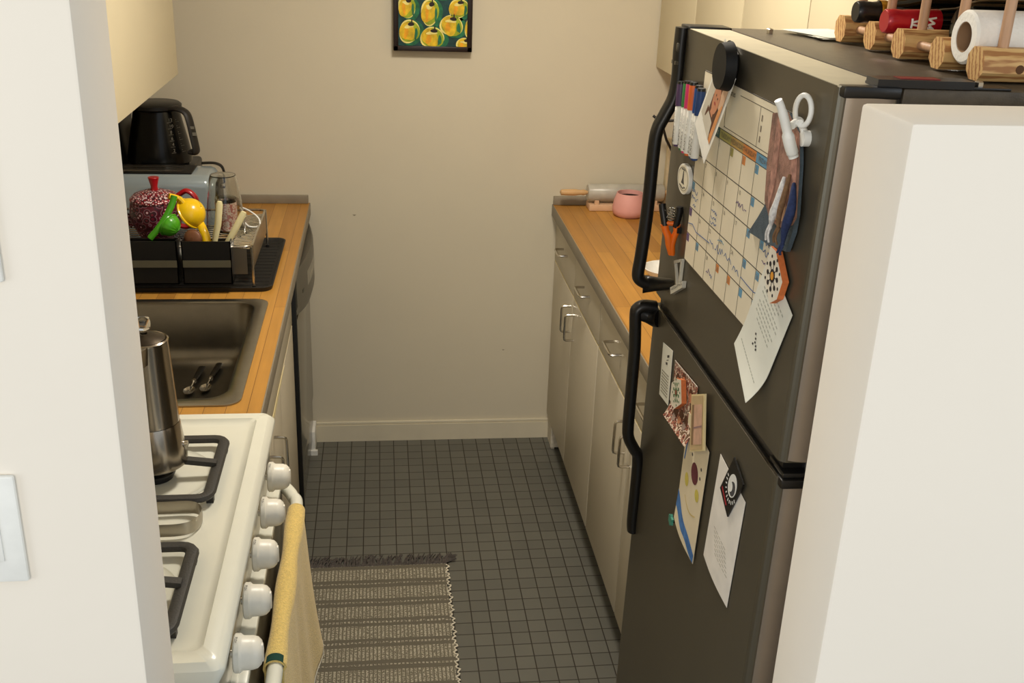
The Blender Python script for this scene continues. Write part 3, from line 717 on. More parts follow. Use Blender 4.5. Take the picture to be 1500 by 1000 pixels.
# calendar
t = thing('wall_calendar', 'white magnetic dry-erase month calendar with handwriting on the freezer door', 'calendar', F(.371, 1.468))
U0, U1, V0, V1 = .172, .573, 1.309, 1.628; CW = (U1 - U0) / 7
cm = [M('whiteboard_vinyl', (226, 216, 192), .35, var=.02), M('calendar_line', (96, 88, 76), .6), M('calendar_black', (40, 38, 38), .6), M('marker_blue_ink', (52, 92, 150), .6),
      M('cal_teal', (48, 84, 78), .6), M('cal_olive', (158, 150, 84), .6), M('cal_tan', (178, 146, 84), .6), M('cal_orange', (206, 130, 66), .6), M('cal_blue', (96, 146, 176), .6), M('cal_grey', (128, 116, 100), .6), M('cal_light', (196, 190, 172), .6), M('cal_purple', (92, 70, 120), .6)]
m = MB(); fprism(m, [(U0, V0), (U1, V0), (U1, V1), (U0, V1)], .0005, .0022, 0, 1)
part('board', m, cm, t)
m = MB(); o = .0023
frect(m, U0, U1, V0, V0 + .0012, o, 1); frect(m, U0, U0 + .001, V0, V1, o, 1); frect(m, U0, U1, V1 - .001, V1, o, 2)
# notes box
frect(m, .300, .3012, 1.566, 1.618, o, 1); frect(m, .30, U1 - .02, 1.5605, 1.5615, o, 1); frect(m, .36, U1 - .01, 1.6165, 1.6175, o, 1)
frect(m, .4505, .4515, 1.5605, 1.617, o, 1)
for s_ in (0, 1): fline(m, [(.3006, 1.567), (.3022, 1.563), (.3065, 1.5610)], .001, o, 1)
ftext(m, 'Notes', .306, 1.6105, .0125, o, 2)
for k in range(3): frect(m, .459, .4635, 1.598 - k * .0145, 1.6065 - k * .0145, o, 9)
heads = [('SUNDAY', 10), ('MONDAY', 4), ('TUESDAY', 5), ('WEDNESDAY', 6), ('THURSDAY', 7), ('FRIDAY', 8), ('SATURDAY', 10)]
for i, (d, c) in enumerate(heads):
    u = U0 + CW * i
    frect(m, u, u + CW, 1.5405, 1.5555, o, c)
    ftext(m, d, u + CW / 2, 1.5445, .0105, o + .0003, 1 if c != 4 else 10, 0, 'CENTER')
frect(m, U0, U1, 1.5552, 1.5562, o + .0001, 2); frect(m, U0, U1, 1.5398, 1.5408, o + .0001, 2)
rows = [1.540, 1.4935, 1.4475, 1.402, 1.3575, 1.309]
for r_ in rows[1:-1]: frect(m, U0, U1, r_ - .0006, r_ + .0006, o, 2)
for i in range(1, 7): frect(m, U0 + CW * i - .0005, U0 + CW * i + .0005, V0, 1.540, o, 1)
tabc = [[9, 9, 9, 5, 7, 8, 8], [9, 9, 9, 9, 9, 8, 8], [8, 9, 9, 9, 9, 8, 8], [11, 9, 9, 9, 9, 8, 8], [11, 8, 9, 7, 7, 8, 8]]
n = -2
for j in range(5):
    for i in range(7):
        n += 1
        if n < 1: continue
        u = U0 + CW * i + .002; v = rows[j] - .0015
        c = tabc[j][i]
        if c in (7, 8, 5, 11): frect(m, u, u + .013, v - .0125, v, o, c)
        if n <= 31: ftext(m, str(n), u + .002, v - .010, .0095, o + .0003, 1 if c == 9 else 9)
o = .0029
for k, (u, v, w_, h, n_, mi) in enumerate([(.178, 1.428, .030, .008, 12, 3), (.180, 1.417, .034, .008, 12, 3), (.190, 1.408, .016, .006, 6, 3),
        (.292, 1.424, .028, .006, 11, 3), (.293, 1.415, .026, .006, 10, 3), (.292, 1.406, .030, .006, 11, 3), (.400, 1.464, .036, .008, 12, 11), (.440, 1.464, .008, .008, 4, 11),
        (.300, 1.326, .020, .011, 8, 11), (.322, 1.325, .010, .007, 4, 3), (.330, 1.371, .040, .014, 9, 3), (.378, 1.369, .034, .018, 7, 3), (.420, 1.369, .030, .017, 7, 3), (.300, 1.372, .022, .010, 5, 3),
        (.338, 1.390, .030, .006, 9, 8), (.532, 1.441, .022, .009, 7, 3), (.533, 1.429, .024, .009, 7, 3), (.535, 1.416, .020, .008, 6, 11)]):
    scribble(m, u, v, w_, h, o, mi, n_, k + 40, .0011)
fline(m, [(.177, 1.374), (.20, 1.378), (.225, 1.371), (.26, 1.373), (.30, 1.375)], .0012, o, 3)
fline(m, [(.46, 1.372), (.49, 1.370), (.52, 1.369), (.545, 1.374), (.552, 1.379)], .0012, o, 3)
part('printed_grid', m, cm, t, 'printed month grid with blue and purple handwriting')

# markers
mcol = [(84, 60, 100), (60, 140, 72), (214, 60, 120), (232, 112, 50), (30, 80, 150), (36, 66, 120)]
mnm = ['purple', 'green', 'pink', 'orange', 'blue', 'navy blue']
mpos = [(.080, .090, 1.597, .013), (.114, .122, 1.603, .012), (.138, .146, 1.606, .014), (.158, .166, 1.607, .014), (.183, .187, 1.606, .012), (.200, .202, 1.604, .013)]
for i, (c, (ut, ub, vt, off_)) in enumerate(zip(mcol, mpos)):
    a = F(ub, 1.487, off_); bq = F(ut, vt, off_); d = (bq - a)
    t = thing('marker', 'dry-erase marker with %s cap in the row on the freezer door' % mnm[i], 'marker', a, 'dry-erase markers beside the calendar')
    def P(k): return a + d * k
    r = .0075
    part('barrel', MB().tube([P(.03), P(.05), P(.60), P(.62)], [r * .9, r, r, r * .85], 14), white, t)
    part('tail_plug', MB().tube([P(0), P(.03)], [r * .7, r * .8], 12), M('mk_' + str(i), c, .4), t)
    part('cap', MB().tube([P(.62), P(.635), P(.95)], [r * .98, r * 1.05, r * .98], 14), M('mk_' + str(i), c, .4), t)
    part('cap_end', MB().tube([P(.95), P(.99), P(1.0)], [r * .95, r * .9, r * .5], 12), black, t)
    m = MB(); pb = P(.07) + ND * (r + .0002)
    m.text('EXPO', pb + UD * .0035, VD, -UD, .011, 0, .0002)
    m.text('dry erase', pb + VD * .032 + UD * .0022, VD, -UD, .006, 0, .0002)
    part('marker_lettering', m, ink, t)
t = thing('marker_holder', 'slim dark magnetic rail behind the row of dry-erase markers', 'holder', F(.14, 1.55))
part('rail', fprism(MB(), [(.06, 1.545), (.212, 1.545), (.212, 1.56), (.06, 1.56)], .0005, .0045), black, t)

# black clip magnet
c0 = F(.340, 1.652); t = thing('magnetic_clip', 'large round black magnetic clip at the top of the freezer door', 'magnet', c0)
m = MB(); prof = []
def disc(m, cu, cv, r0, o0, r1, o1, n=32, mi=0, mid=None):
    A = [F(cu + r0 * math.cos(2 * PI * k / n), cv + r0 * math.sin(2 * PI * k / n), o0) for k in range(n)]
    Bq = [F(cu + r1 * math.cos(2 * PI * k / n), cv + r1 * math.sin(2 * PI * k / n), o1) for k in range(n)]
    m.add(A + Bq, [(k, (k + 1) % n, (k + 1) % n + n, k + n) for k in range(n)], mi, True)
    m.add(A, [list(range(n))], mi); m.add(Bq, [list(range(n))], mi); return m
part('face_disc', disc(disc(MB(), .325, 1.655, .034, .012, .036, .016), .335, 1.655, .036, .016, .033, .032), M('magnet_black', (12, 12, 12), .55, spec=.3), t)
part('base_jaw', disc(MB(), .305, 1.650, .030, .001, .031, .006, 8), black, t)
part('spring_block', fprism(MB(), [(.29, 1.655), (.335, 1.655), (.33, 1.680), (.295, 1.680)], .006, .0125), black, t)

# photo cards
def card(name, label, cat, uv, off_, curl, mats, deco=None, th=.0006, pname='sheet', off_fn=None):
    cu = sum(p[0] for p in uv) / 4; cv = sum(p[1] for p in uv) / 4
    t = thing(name, label, cat, F(cu, cv))
    (a, bq, c, d) = [Vector(p) for p in uv]  # BL BR TR TL
    def g(x, y):
        p = (a * (1 - x) + bq * x) * (1 - y) + (d * (1 - x) + c * x) * y
        return p
    def f(x, y):
        p = g(x, y); return F(p.x, p.y, off_ + curl(x, y))
    part(pname, MB().sheet(f, 14, 14, ND * -th * -1), mats[0], t)
    def dec(poly, extra=.0010, mi=0, m=None):
        P = []
        for (x, y) in poly: p = g(x, y); P.append(F(p.x, p.y, off_ + curl(x, y) + th + extra - .0007))
        m.prism(P, ND * .00015, mi)
    return t, f, dec
skin = M('photo_skin', (190, 130, 98), .5, var=.08); hair = M('photo_hair', (86, 50, 34), .5, var=.3, scale=80)
uv1 = [(.208, 1.547), (.278, 1.498), (.369, 1.642), (.299, 1.691)]
t, f, dec = card('instant_photo', 'white-framed snapshot of a smiling person held by the black clip', 'photograph', uv1, .0155, lambda x, y: .004 * (1 - y) ** 2, [white])
t2 = t
pm = [M('photo_peach', (206, 168, 138), .4, var=.06), M('photo_grey', (196, 190, 176), .4), skin, hair, M('photo_orange', (206, 140, 84), .4, var=.2), M('photo_dark', (60, 44, 38), .4), M('photo_lips', (160, 60, 54), .4)]
m = MB()
dec([(.09, .20), (.91, .20), (.91, .92), (.09, .92)], .0010, 0, m)
dec([(.09, .20), (.36, .20), (.36, .92), (.09, .92)], .0012, 1, m)
dec([(.70, .20), (.91, .20), (.91, .75), (.72, .62)], .0013, 4, m)
def ell(cx, cy, rx, ry, n=18): return [(cx + rx * math.cos(2 * PI * k / n), cy + ry * math.sin(2 * PI * k / n)) for k in range(n)]
dec(ell(.53, .58, .24, .20), .0014, 3, m); dec([(.30, .56), (.78, .56), (.78, .26), (.28, .26)], .0015, 3, m)
dec(ell(.55, .56, .17, .155), .0018, 2, m); dec([(.48, .47), (.60, .47), (.62, .38), (.46, .38)], .0017, 2, m)
dec([(.28, .20), (.80, .20), (.70, .36), (.40, .36)], .0020, 1, m)
dec(ell(.50, .59, .018, .012, 8), .0021, 5, m); dec(ell(.60, .59, .018, .012, 8), .0021, 5, m); dec(ell(.55, .515, .045, .014, 10), .0021, 6, m)
part('printed_picture', m, pm, t)

# oval magnet
t = thing('oval_magnet', 'white oval souvenir magnet with black drawing, above the orange clamp', 'magnet', F(.135, 1.439))
def oval(m, cu, cv, ru, rv, o0, o1, mi, n=36): return fprism(m, [(cu + ru * math.cos(2 * PI * k / n), cv + rv * math.sin(2 * PI * k / n)) for k in range(n)], o0, o1, mi)
part('plate', oval(oval(MB(), .135, 1.440, .036, .0255, .001, .008, 0), .135, 1.440, .0335, .023, .008, .0084, 1), [white, M('magnet_cream', (222, 214, 192), .4)], t)
m = MB(); fprism(m, [(.126, 1.432), (.144, 1.432), (.139, 1.440), (.137, 1.452), (.135, 1.457), (.133, 1.452), (.131, 1.440)], .0085, .0088)
m2_ = [(.135 + .030 * math.cos(a), 1.440 + .0195 * math.sin(a)) for a in [k * PI / 18 for k in range(37)]]
fline(m, m2_, .0007, .0085, 0)
for k in range(7): scribble(m, .118 + .005 * k, 1.4225 + .001 * abs(k - 3), .004, .004, .0086, 0, 5, k)
for k in range(5): scribble(m, .123 + .005 * k, 1.4555 - .0006 * abs(k - 2), .004, .0028, .0086, 0, 5, k + 9)
part('black_print', m, ink, t)

# orange spring clamp (plane across the view, y ~ 1.77)
t = thing('spring_clamp', 'small orange spring clamp with black grips on the freezer door', 'clamp', (.508, 1.77, 1.345))
def tb(pts, r, m=None, seg=10): 
    m = m or MB(); return m.tube(smooth_path(pts, 4), r, seg)
part('grip', tb([(.4905, 1.782, 1.388), (.4915, 1.778, 1.378), (.4945, 1.772, 1.360), (.4955, 1.77, 1.352)], .0064), black, t)
part('grip', tb([(.5160, 1.76, 1.389), (.5165, 1.76, 1.378), (.5145, 1.762, 1.360), (.5135, 1.764, 1.352)], .0060), black, t)
part('jaw', MB().tube([(.4945, 1.772, 1.355), (.498, 1.77, 1.343), (.503, 1.768, 1.333), (.506, 1.768, 1.318), (.5105, 1.768, 1.303), (.511, 1.768, 1.299)], [.0070, .0066, .0070, .0070, .0060, .0045], 10), orange, t)
part('jaw', MB().tube([(.5150, 1.764, 1.355), (.5160, 1.764, 1.343), (.513, 1.765, 1.333), (.5105, 1.766, 1.318), (.5128, 1.766, 1.303), (.513, 1.766, 1.299)], [.0066, .0060, .0056, .0056, .0050, .0040], 10), orange, t)
part('crossbar', MB().tube([(.4965, 1.770, 1.357), (.5145, 1.765, 1.357)], .0045, 10), orange, t)
m = MB()
for k in range(5):
    z = 1.364 + k * .0048; m.tube([(.505 + .006 * math.cos(a), 1.768 + .004 * math.sin(a), z + .001 * math.sin(a)) for a in [q * PI / 6 for q in range(12)]], .0011, 6, True)
m.tube([(.497, 1.77, 1.366), (.505, 1.768, 1.384), (.514, 1.764, 1.366)], .0014, 6)
part('spring', m, chrome, t, 'steel spring')
part('magnet_pad', MB().box((.5145, 1.755, 1.342), (.5222, 1.775, 1.352)), black, t)

# clear plastic hook / bottle-shaped opener
t = thing('plastic_hook', 'clear bag-clip shaped plastic magnet low on the freezer door', 'magnet', F(.155, 1.262))
m = MB(); o0, o1 = .001, .006
fr_ = M('clear_grey_plastic', (206, 202, 188), .25, trans=.1)
for q in ([(.126, 1.2905), (.131, 1.2875), (.159, 1.254), (.153, 1.252)], [(.166, 1.306), (.172, 1.307), (.171, 1.262), (.165, 1.259)], [(.124, 1.290), (.171, 1.308), (.170, 1.3025), (.127, 1.285)]): fprism(m, q, o0, o1)
fprism(m, [(.126, 1.240), (.196, 1.276), (.197, 1.264), (.134, 1.230)], o0, .008)
part('clip_frame', m, fr_, t)
m = MB(); 
for k in range(9): scribble(m, .134 + .0068 * k, 1.2385 + .0036 * k, .005, .0042, .0081, 0, 6, k)
part('embossed_word', m, M('clip_grey_ink', (120, 116, 108), .5), t)

# white clothes-peg clip with potholder
t = thing('pot_holder', 'patchwork fabric pot holder, rose on top and blue below, hanging from the white clip', 'pot holder', F(.58, 1.54))
poly = [(.520, 1.618), (.570, 1.628), (.614, 1.611), (.629, 1.575), (.642, 1.515), (.640, 1.49), (.628, 1.462), (.560, 1.452), (.484, 1.447), (.512, 1.475), (.534, 1.500), (.522, 1.56)]
m = MB(); fprism(m, poly, .003, .009, 0)
part('backing', m, M('denim_blue', (70, 82, 90), .9, var=.18, scale=80, bump=.5, bscale=500), t)
m = MB()
fprism(m, [(.522, 1.620), (.570, 1.630), (.616, 1.612), (.632, 1.575), (.647, 1.512), (.638, 1.500), (.60, 1.486), (.562, 1.488), (.536, 1.505), (.525, 1.56)], .009, .0115, 0)
fprism(m, [(.545, 1.615), (.56, 1.625), (.566, 1.54), (.556, 1.50), (.548, 1.52)], .0115, .0125, 1)
fprism(m, [(.600, 1.612), (.618, 1.606), (.630, 1.57), (.640, 1.525), (.622, 1.53)], .0115, .0125, 1)
fprism(m, [(.575, 1.49), (.632, 1.502), (.645, 1.510), (.636, 1.53), (.60, 1.51)], .0115, .0122, 2)
part('patchwork', m, [M('rose_fabric', (142, 106, 90), .95, var=.4, scale=60, bump=.5, bscale=500), M('pink_fabric', (160, 118, 102), .95, var=.4, scale=90), M('tan_fabric', (188, 150, 116), .95, var=.2, scale=160)], t)
tas = [((.600, 1.553), (.606, 1.520), (.588, 1.482), (.583, 1.463), (214, 212, 208), 'white tassel'), ((.634, 1.553), (.652, 1.525), (.636, 1.470), (.630, 1.462), (36, 48, 84), 'dark blue tassel'), ((.617, 1.56), (.622, 1.53), (.615, 1.485), (.612, 1.468), (120, 90, 62), 'brown beaded tassel')]
for i, (a, bq, c, d, col, lb) in enumerate(tas):
    m = MB(); P = [F(*a, .014), F(*bq, .020), F((bq[0] + c[0]) / 2, (bq[1] + c[1]) / 2, .021), F(*c, .018)]
    m.tube(smooth_path(P, 4), [.002 + (.0042 if i < 2 else .002) * math.sin(PI * min(1, k / 11)) for k in range(13)], 10)
    for k in (-1, 1): m.tube(smooth_path([F(c[0] + .003 * k, c[1] + .006, .018), F(c[0] - .004 + .004 * k, c[1] - .008, .020), F(d[0] + .006 * k, d[1], .018)], 4), .0015, 6)
    part('tassel', m, M('tassel_%d' % i, col, .9, var=.25, scale=200), t, lb)
t = thing('scissor_clip', 'white plastic scissor-shaped clip pinching the pot holder', 'clip', (.512, 1.27, 1.62))
wp = white
m = MB().tube(smooth_path([(.4800, 1.262, 1.653), (.486, 1.262, 1.642), (.4955, 1.262, 1.618), (.502, 1.262, 1.60), (.5085, 1.264, 1.587), (.5105, 1.264, 1.583)], 5), [(.0050, .006)] * 6 + [(.0058, .007)] * 6 + [(.0075, .009)] * 8 + [(.0065, .007)] * 6, 12, flat=(1, 0, 0))
part('lever', m, wp, t)
ring = [(.5135 + .0050 * math.cos(a), 1.262 - .013 * math.cos(a), 1.641 + .0185 * math.sin(a) ) for a in [k * 2 * PI / 24 for k in range(24)]]
m = MB().tube(ring, .0034, 10, True); part('finger_ring', m, wp, t)
m = MB().tube(smooth_path([(.512, 1.264, 1.630), (.511, 1.266, 1.627), (.508, 1.268, 1.625), (.502, 1.264, 1.622)], 4), .0050, 10)
m.lathe([(0, -.004), (.0045, -.004), (.0045, .004), (0, .004)], (.511, 1.264, 1.626), 'y', 14); m.tube([(.516, 1.27, 1.624), (.523, 1.262, 1.607), (.523, 1.262, 1.602)], [.004, .005, .004], 10)
part('jaw', m, wp, t)
part('magnet_base', MB().tube([(.5165, 1.262, 1.607), (.5255, 1.262, 1.607)], .010, 16), wp, t)

# hexagonal painted tile magnet
def tile_magnet(label, poly, th, side, pat, loc, cc):
    t = thing('tile_magnet', label, 'magnet', F(*loc))
    part('tile_body', fprism(MB(), poly, .0035, th, 0, 1), [M('tile_white', (226, 218, 200), .35), side], t)
    m = MB(); cu, cv, ru, rv = cc; o = th + .0001
    for k in range(8):
        a = 2 * PI * k / 8; p = (cu + ru * math.cos(a), cv + rv * math.sin(a)); oval(m, p[0], p[1], ru * .22, rv * .2, o, o + .0003, pat[0], 10)
        p2 = (cu + ru * 1.45 * math.cos(a + .39), cv + rv * 1.45 * math.sin(a + .39)); oval(m, p2[0], p2[1], ru * .13, rv * .13, o, o + .0003, pat[0], 8)
        fline(m, [(cu + ru * .45 * math.cos(a), cv + rv * .45 * math.sin(a)), p], .0014, o, pat[0])
    oval(m, cu, cv, ru * .5, rv * .5, o, o + .0004, pat[0]); oval(m, cu, cv, ru * .30, rv * .30, o + .0004, o + .0007, pat[1])
    part('painted_pattern', m, [M('tile_black', (26, 26, 34), .35), M('tile_orange', (220, 150, 50), .35), M('tile_green', (70, 110, 70), .35), M('tile_brown', (140, 70, 50), .35)], t)
terr = M('terracotta_edge', (204, 112, 58), .7, var=.15, scale=90)
def hexp(cu, cv, ru, rv, rot=0): return [(cu + ru * math.cos(PI / 3 * k + rot), cv + rv * math.sin(PI / 3 * k + rot)) for k in range(6)]
tile_magnet('white hexagonal tile magnet with black floral pattern holding the large paper', [(.583, 1.456), (.604, 1.455), (.640, 1.425), (.630, 1.398), (.607, 1.384), (.574, 1.412)], .0125, terr, (0, 1), (.60, 1.42), (.604, 1.4215, .0175, .018))
tile_magnet('small square terracotta-edged tile magnet on the lower door photo', [(.240, 1.112), (.266, 1.121), (.284, 1.085), (.245, 1.056), (.214, 1.060), (.214, 1.092)], .0125, terr, (2, 3), (.25, 1.09), (.247, 1.089, .0155, .0155))

# large paper under the hexagon
uvp = [(.484, 1.277), (.591, 1.231), (.665, 1.389), (.558, 1.435)]
t, f, dec = card('paper_note', 'large curling white sheet with faint print under the hexagonal tile', 'paper', uvp, .0026, lambda x, y: .012 * max(0, .35 - y) ** 2 * 8 * (.4 + x), [paper])
m = MB()
for k in range(9):
    y = .86 - .048 * k; x0_ = .16 + (.1 if k % 4 == 0 else 0); n_ = 9 - (k % 3)
    for q in range(n_):
        xx = x0_ + q * .075
        if xx < .86: dec([(xx, y), (xx + .045, y), (xx + .045, y + .012), (xx, y + .012)], .0010, 0, m)
for (xx, yy_) in ((.36, .36), (.40, .33), (.42, .30), (.47, .29), (.50, .27), (.38, .26)): dec([(xx, yy_), (xx + .035, yy_ + .01), (xx + .03, yy_ + .03), (xx - .005, yy_ + .018)], .0010, 1, m)
for k in range(14): dec([(.10 + .055 * k, .13), (.14 + .055 * k, .13), (.14 + .055 * k, .138), (.10 + .055 * k, .138)], .0010, 0, m)
part('printed_lines', m, [M('faint_ink', (172, 172, 160), .8), ink], t)

# small note
t, f, dec = card('appointment_card', 'small pale printed card, leftmost paper on the lower door', 'card', [(.109, 1.022), (.173, 1.028), (.165, 1.133), (.099, 1.123)], .0012, lambda x, y: .0, [paper])
m = MB()
for k in range(8):
    for q in range(6): dec([(.14 + .12 * q, .10 + .055 * k), (.22 + .12 * q, .10 + .055 * k), (.22 + .12 * q, .125 + .055 * k), (.14 + .12 * q, .125 + .055 * k)], .001, 0, m)
dec([(.45, .66), (.62, .68), (.6, .72), (.43, .70)], .001, 1, m); dec([(.55, .80), (.75, .84), (.72, .88), (.52, .84)], .001, 1, m); dec([(.5, .74), (.7, .78), (.7, .79), (.5, .755)], .001, 1, m)
part('printed_lines', m, [M('card_ink', (140, 134, 118), .8), ink], t)

# collage photo
t, f, dec = card('group_photo', 'glossy colourful group photo curling at the bottom, under the small tile', 'photograph', [(.197, 1.022), (.338, 1.030), (.327, 1.136), (.187, 1.125)], .0016, lambda x, y: .018 * max(0, .4 - y) ** 2 * 5, [mat_pattern('photo_collage', [(0, (60, 34, 30)), (.25, (170, 110, 90)), (.42, (96, 46, 44)), (.55, (220, 200, 180)), (.7, (110, 84, 66))], 95, .3)])
m = MB(); dec([(0, .985), (1, .985), (1, 1), (0, 1)], .0009, 0, m)
for (cx, cy, mi) in ((.2, .7, 1), (.45, .82, 1), (.78, .7, 1), (.85, .45, 1), (.15, .4, 1), (.5, .2, 1), (.3, .15, 2), (.7, .2, 2)):
    dec(ell(cx, cy + .05, .085, .10), .0009, 3, m); dec(ell(cx, cy, .065, .08), .0011, mi, m)
part('printed_faces', m, [white, skin, M('photo_grey2', (150, 130, 120), .4), hair], t)

# tall photo / postcard
uvq = [(.352, 1.028), (.421, 1.066), (.392, 1.153), (.327, 1.122)]
t, f, dec = card('postcard', 'small tan vertical postcard with a cream edge beside the photo', 'card', uvq, .008, lambda x, y: .0, [M('postcard_edge', (226, 206, 156), .5)], th=.003)
m = MB(); dec([(.04, .03), (.90, .03), (.90, .97), (.04, .97)], .001, 0, m); dec([(.28, .12), (.86, .12), (.86, .82), (.28, .82)], .0014, 1, m); dec([(.12, .12), (.28, .12), (.28, .82), (.12, .82)], .0014, 2, m); dec([(.28, .40), (.86, .42), (.86, .45), (.28, .43)], .0017, 3, m)
part('printed_picture', m, [M('postcard_tan', (196, 170, 128), .5, var=.1), M('postcard_pink', (206, 166, 142), .5, var=.12, scale=60), M('postcard_brown', (140, 112, 82), .5), M('postcard_mauve', (150, 120, 120), .5)], t)
part('magnet_backing', fprism(MB(), [(.36, 1.06), (.40, 1.08), (.385, 1.12), (.35, 1.10)], .003, .008), black, t)

# drawing
uvd = [(.296, .868), (.416, .850), (.426, 1.066), (.302, 1.078)]
t, f, dec = card('childs_drawing', "child's painted drawing on cream paper with blue bottom edge, curling", 'drawing', uvd, .0028, lambda x, y: .004 * math.sin(x * 3.1) * (1 - y) + .012 * max(0, .25 - y) * (1 - x), [M('drawing_paper', (220, 206, 176), .85, var=.03)])
m = MB()
def bluef(a, c):
    lo = .13 - .12 * a + .01 * math.sin(a * 12); hi = .27 - .19 * a + .012 * math.sin(a * 9 + 1); return f(.005 + .985 * a, lo + (hi - lo) * c) + ND * .0011
m.sheet(bluef, 24, 5, ND * .0002, 0)
dec(ell(.60, .66, .15, .085), .001, 1, m); dec(ell(.32, .50, .09, .055), .001, 2, m); dec(ell(.80, .54, .08, .05), .001, 2, m)
for (x, y) in ((.82, .78), (.82, .70), (.40, .76)): dec(ell(x, y, .025, .014, 8), .001, 3, m)
pp = [(.35 + .5 * k / 8, .36 - .05 * math.sin(PI * k / 8)) for k in range(9)]
dec([(x, y) for x, y in pp] + [(x, y + .012) for x, y in pp[::-1]], .001, 4, m)
dec([(.06, .6), (.10, .6), (.16, .85), (.12, .86)], .001, 0, m)
part('painted_marks', m, [M('paint_blue', (70, 116, 176), .7, var=.25, scale=80), M('paint_maroon', (100, 46, 52), .7, var=.15, scale=80), M('paint_yellow', (206, 190, 90), .7, var=.1), ink, M('paint_tan', (204, 182, 120), .7)], t)
t = thing('star_magnet', 'tiny teal flower-shaped magnet at the left edge of the drawing', 'magnet', F(.295, .862))
part('flower', fprism(MB(), [((.295) + (.0115 if k % 2 else .0085) * math.cos(PI * k / 6), (.862) + (.0115 if k % 2 else .0085) * math.sin(PI * k / 6)) for k in range(12)], .0085, .0125), M('teal_magnet', (70, 140, 120), .4), t)
part('disc', fprism(MB(), hexp(.295, .862, .006, .006), .0005, .0085), black, t)

# white card + black square magnet
t, f, dec = card('white_card', 'plain white card with faint print low on the refrigerator, held by the black magnet', 'card', [(.457, .895), (.586, .885), (.599, 1.076), (.473, 1.088)], .0012, lambda x, y: .003 * math.sin(PI * x) * (1 - y), [M('card_white', (228, 222, 212), .7)])
m = MB()
for k in range(7):
    for q in range(5): dec([(.22 + .10 * q + .03 * k, .40 - .03 * k), (.29 + .10 * q + .03 * k, .40 - .03 * k), (.29 + .10 * q + .03 * k, .406 - .03 * k), (.22 + .10 * q + .03 * k, .406 - .03 * k)], .001, 0, m)
part('printed_lines', m, M('faint_ink2', (170, 164, 150), .8), t)
t = thing('portrait_magnet', 'black rectangular magnet with white portrait and curved lettering on the white card', 'magnet', F(.545, 1.07))
qm = [(.551, 1.022), (.590, 1.106), (.532, 1.116), (.501, 1.046)]
qm = [(.546, 1.020), (.590, 1.100), (.540, 1.118), (.500, 1.044)]
part('plate', fprism(MB(), qm, .003, .0055), black, t)
m = MB(); o = .0056; cu, cv = .548, 1.072
an = math.radians(58)
def loc_(x, y): return (cu + x * math.cos(an - PI / 2) - y * math.sin(an - PI / 2), cv + x * math.sin(an - PI / 2) + y * math.cos(an - PI / 2))
fprism(m, [loc_(.016 * math.cos(a), .022 * math.sin(a) + .004) for a in [k * PI / 12 for k in range(24)]], o, o + .0003, 0)
fprism(m, [loc_(.010 * math.cos(a) + .004, .014 * math.sin(a) + .002) for a in [k * PI / 8 for k in range(16)]], o + .0003, o + .0006, 2)
fprism(m, [loc_(.007 * math.cos(a) - .002, .009 * math.sin(a) - .002) for a in [k * PI / 8 for k in range(16)]], o + .0006, o + .0009, 0)
for k in range(11):
    a = PI + PI * (k + .5) / 11; p = loc_(.021 * math.cos(a), .027 * math.sin(a) + .002); q = loc_(.0245 * math.cos(a), .031 * math.sin(a) + .002)
    fline(m, [p, q], .0022, o, 0)
fprism(m, [loc_(-.022, -.040), loc_(.010, -.040), loc_(.010, -.0365), loc_(-.022, -.0365)], o, o + .0003, 1)
part('print', m, [white, M('magnet_red', (170, 40, 50), .5), M('magnet_grey', (70, 70, 72), .5)], t)

# ------------------------------------------------------------------ things on top of the refrigerator
TOPZ = FZ + .0005
def ztop(x): return TOPZ - (x - FX) * math.sin(TILT)
rk = thing('wine_rack', 'pine wood wine rack of thick rails and round dowels on the refrigerator', 'wine rack', (.95, 1.48, ztop(.95)))
logs = [1.272, 1.378, 1.484, 1.588, 1.690]; RX = .730; RX2 = 1.19
def oct_(y, z0, z1, w): 
    h = z1 - z0; c = .011
    return [(y - w / 2 + c, z0), (y + w / 2 - c, z0), (y + w / 2, z0 + c), (y + w / 2, z1 - c), (y + w / 2 - c, z1), (y - w / 2 + c, z1), (y - w / 2, z1 - c), (y - w / 2, z0 + c)]
for lev, zb in enumerate((TOPZ, TOPZ + .122)):
    for i, y in enumerate(logs):
        m = MB(); m.prism([(RX + .004 * (i % 2), yy_, zz) for yy_, zz in oct_(y, zb, zb + .040, .040)], (RX2 - RX, 0, -.004 if lev == 0 else 0), 0)
        if True: m.tube([(RX + .048, y - .0203, zb + .016), (RX + .048, y - .018, zb + .016)], .0055, 12, mi=1)
        part('rail', m, [pinew, M('wood_hole', (90, 60, 36), .9)], rk)
    for x in (RX + .024, RX2 - .03): part('cross_dowel', MB().tube([(x, logs[0] + .015, zb + .020), (x, logs[-1] - .015, zb + .020)], .0062, 12), pined, rk)
for i, y in enumerate(logs):
    for x in (RX + .032, RX2 - .04): part('upright_dowel', MB().tube([(x, y, TOPZ + .036), (x, y, TOPZ + .30)], .0068, 12), pined, rk)
foil_b = M('foil_black', (14, 13, 14), .4, .1, coat=.2); foil_r = M('foil_red', (176, 20, 34), .3, .2, coat=.3)
botg = M('dark_bottle_glass', (10, 12, 9), .06, coat=.6)
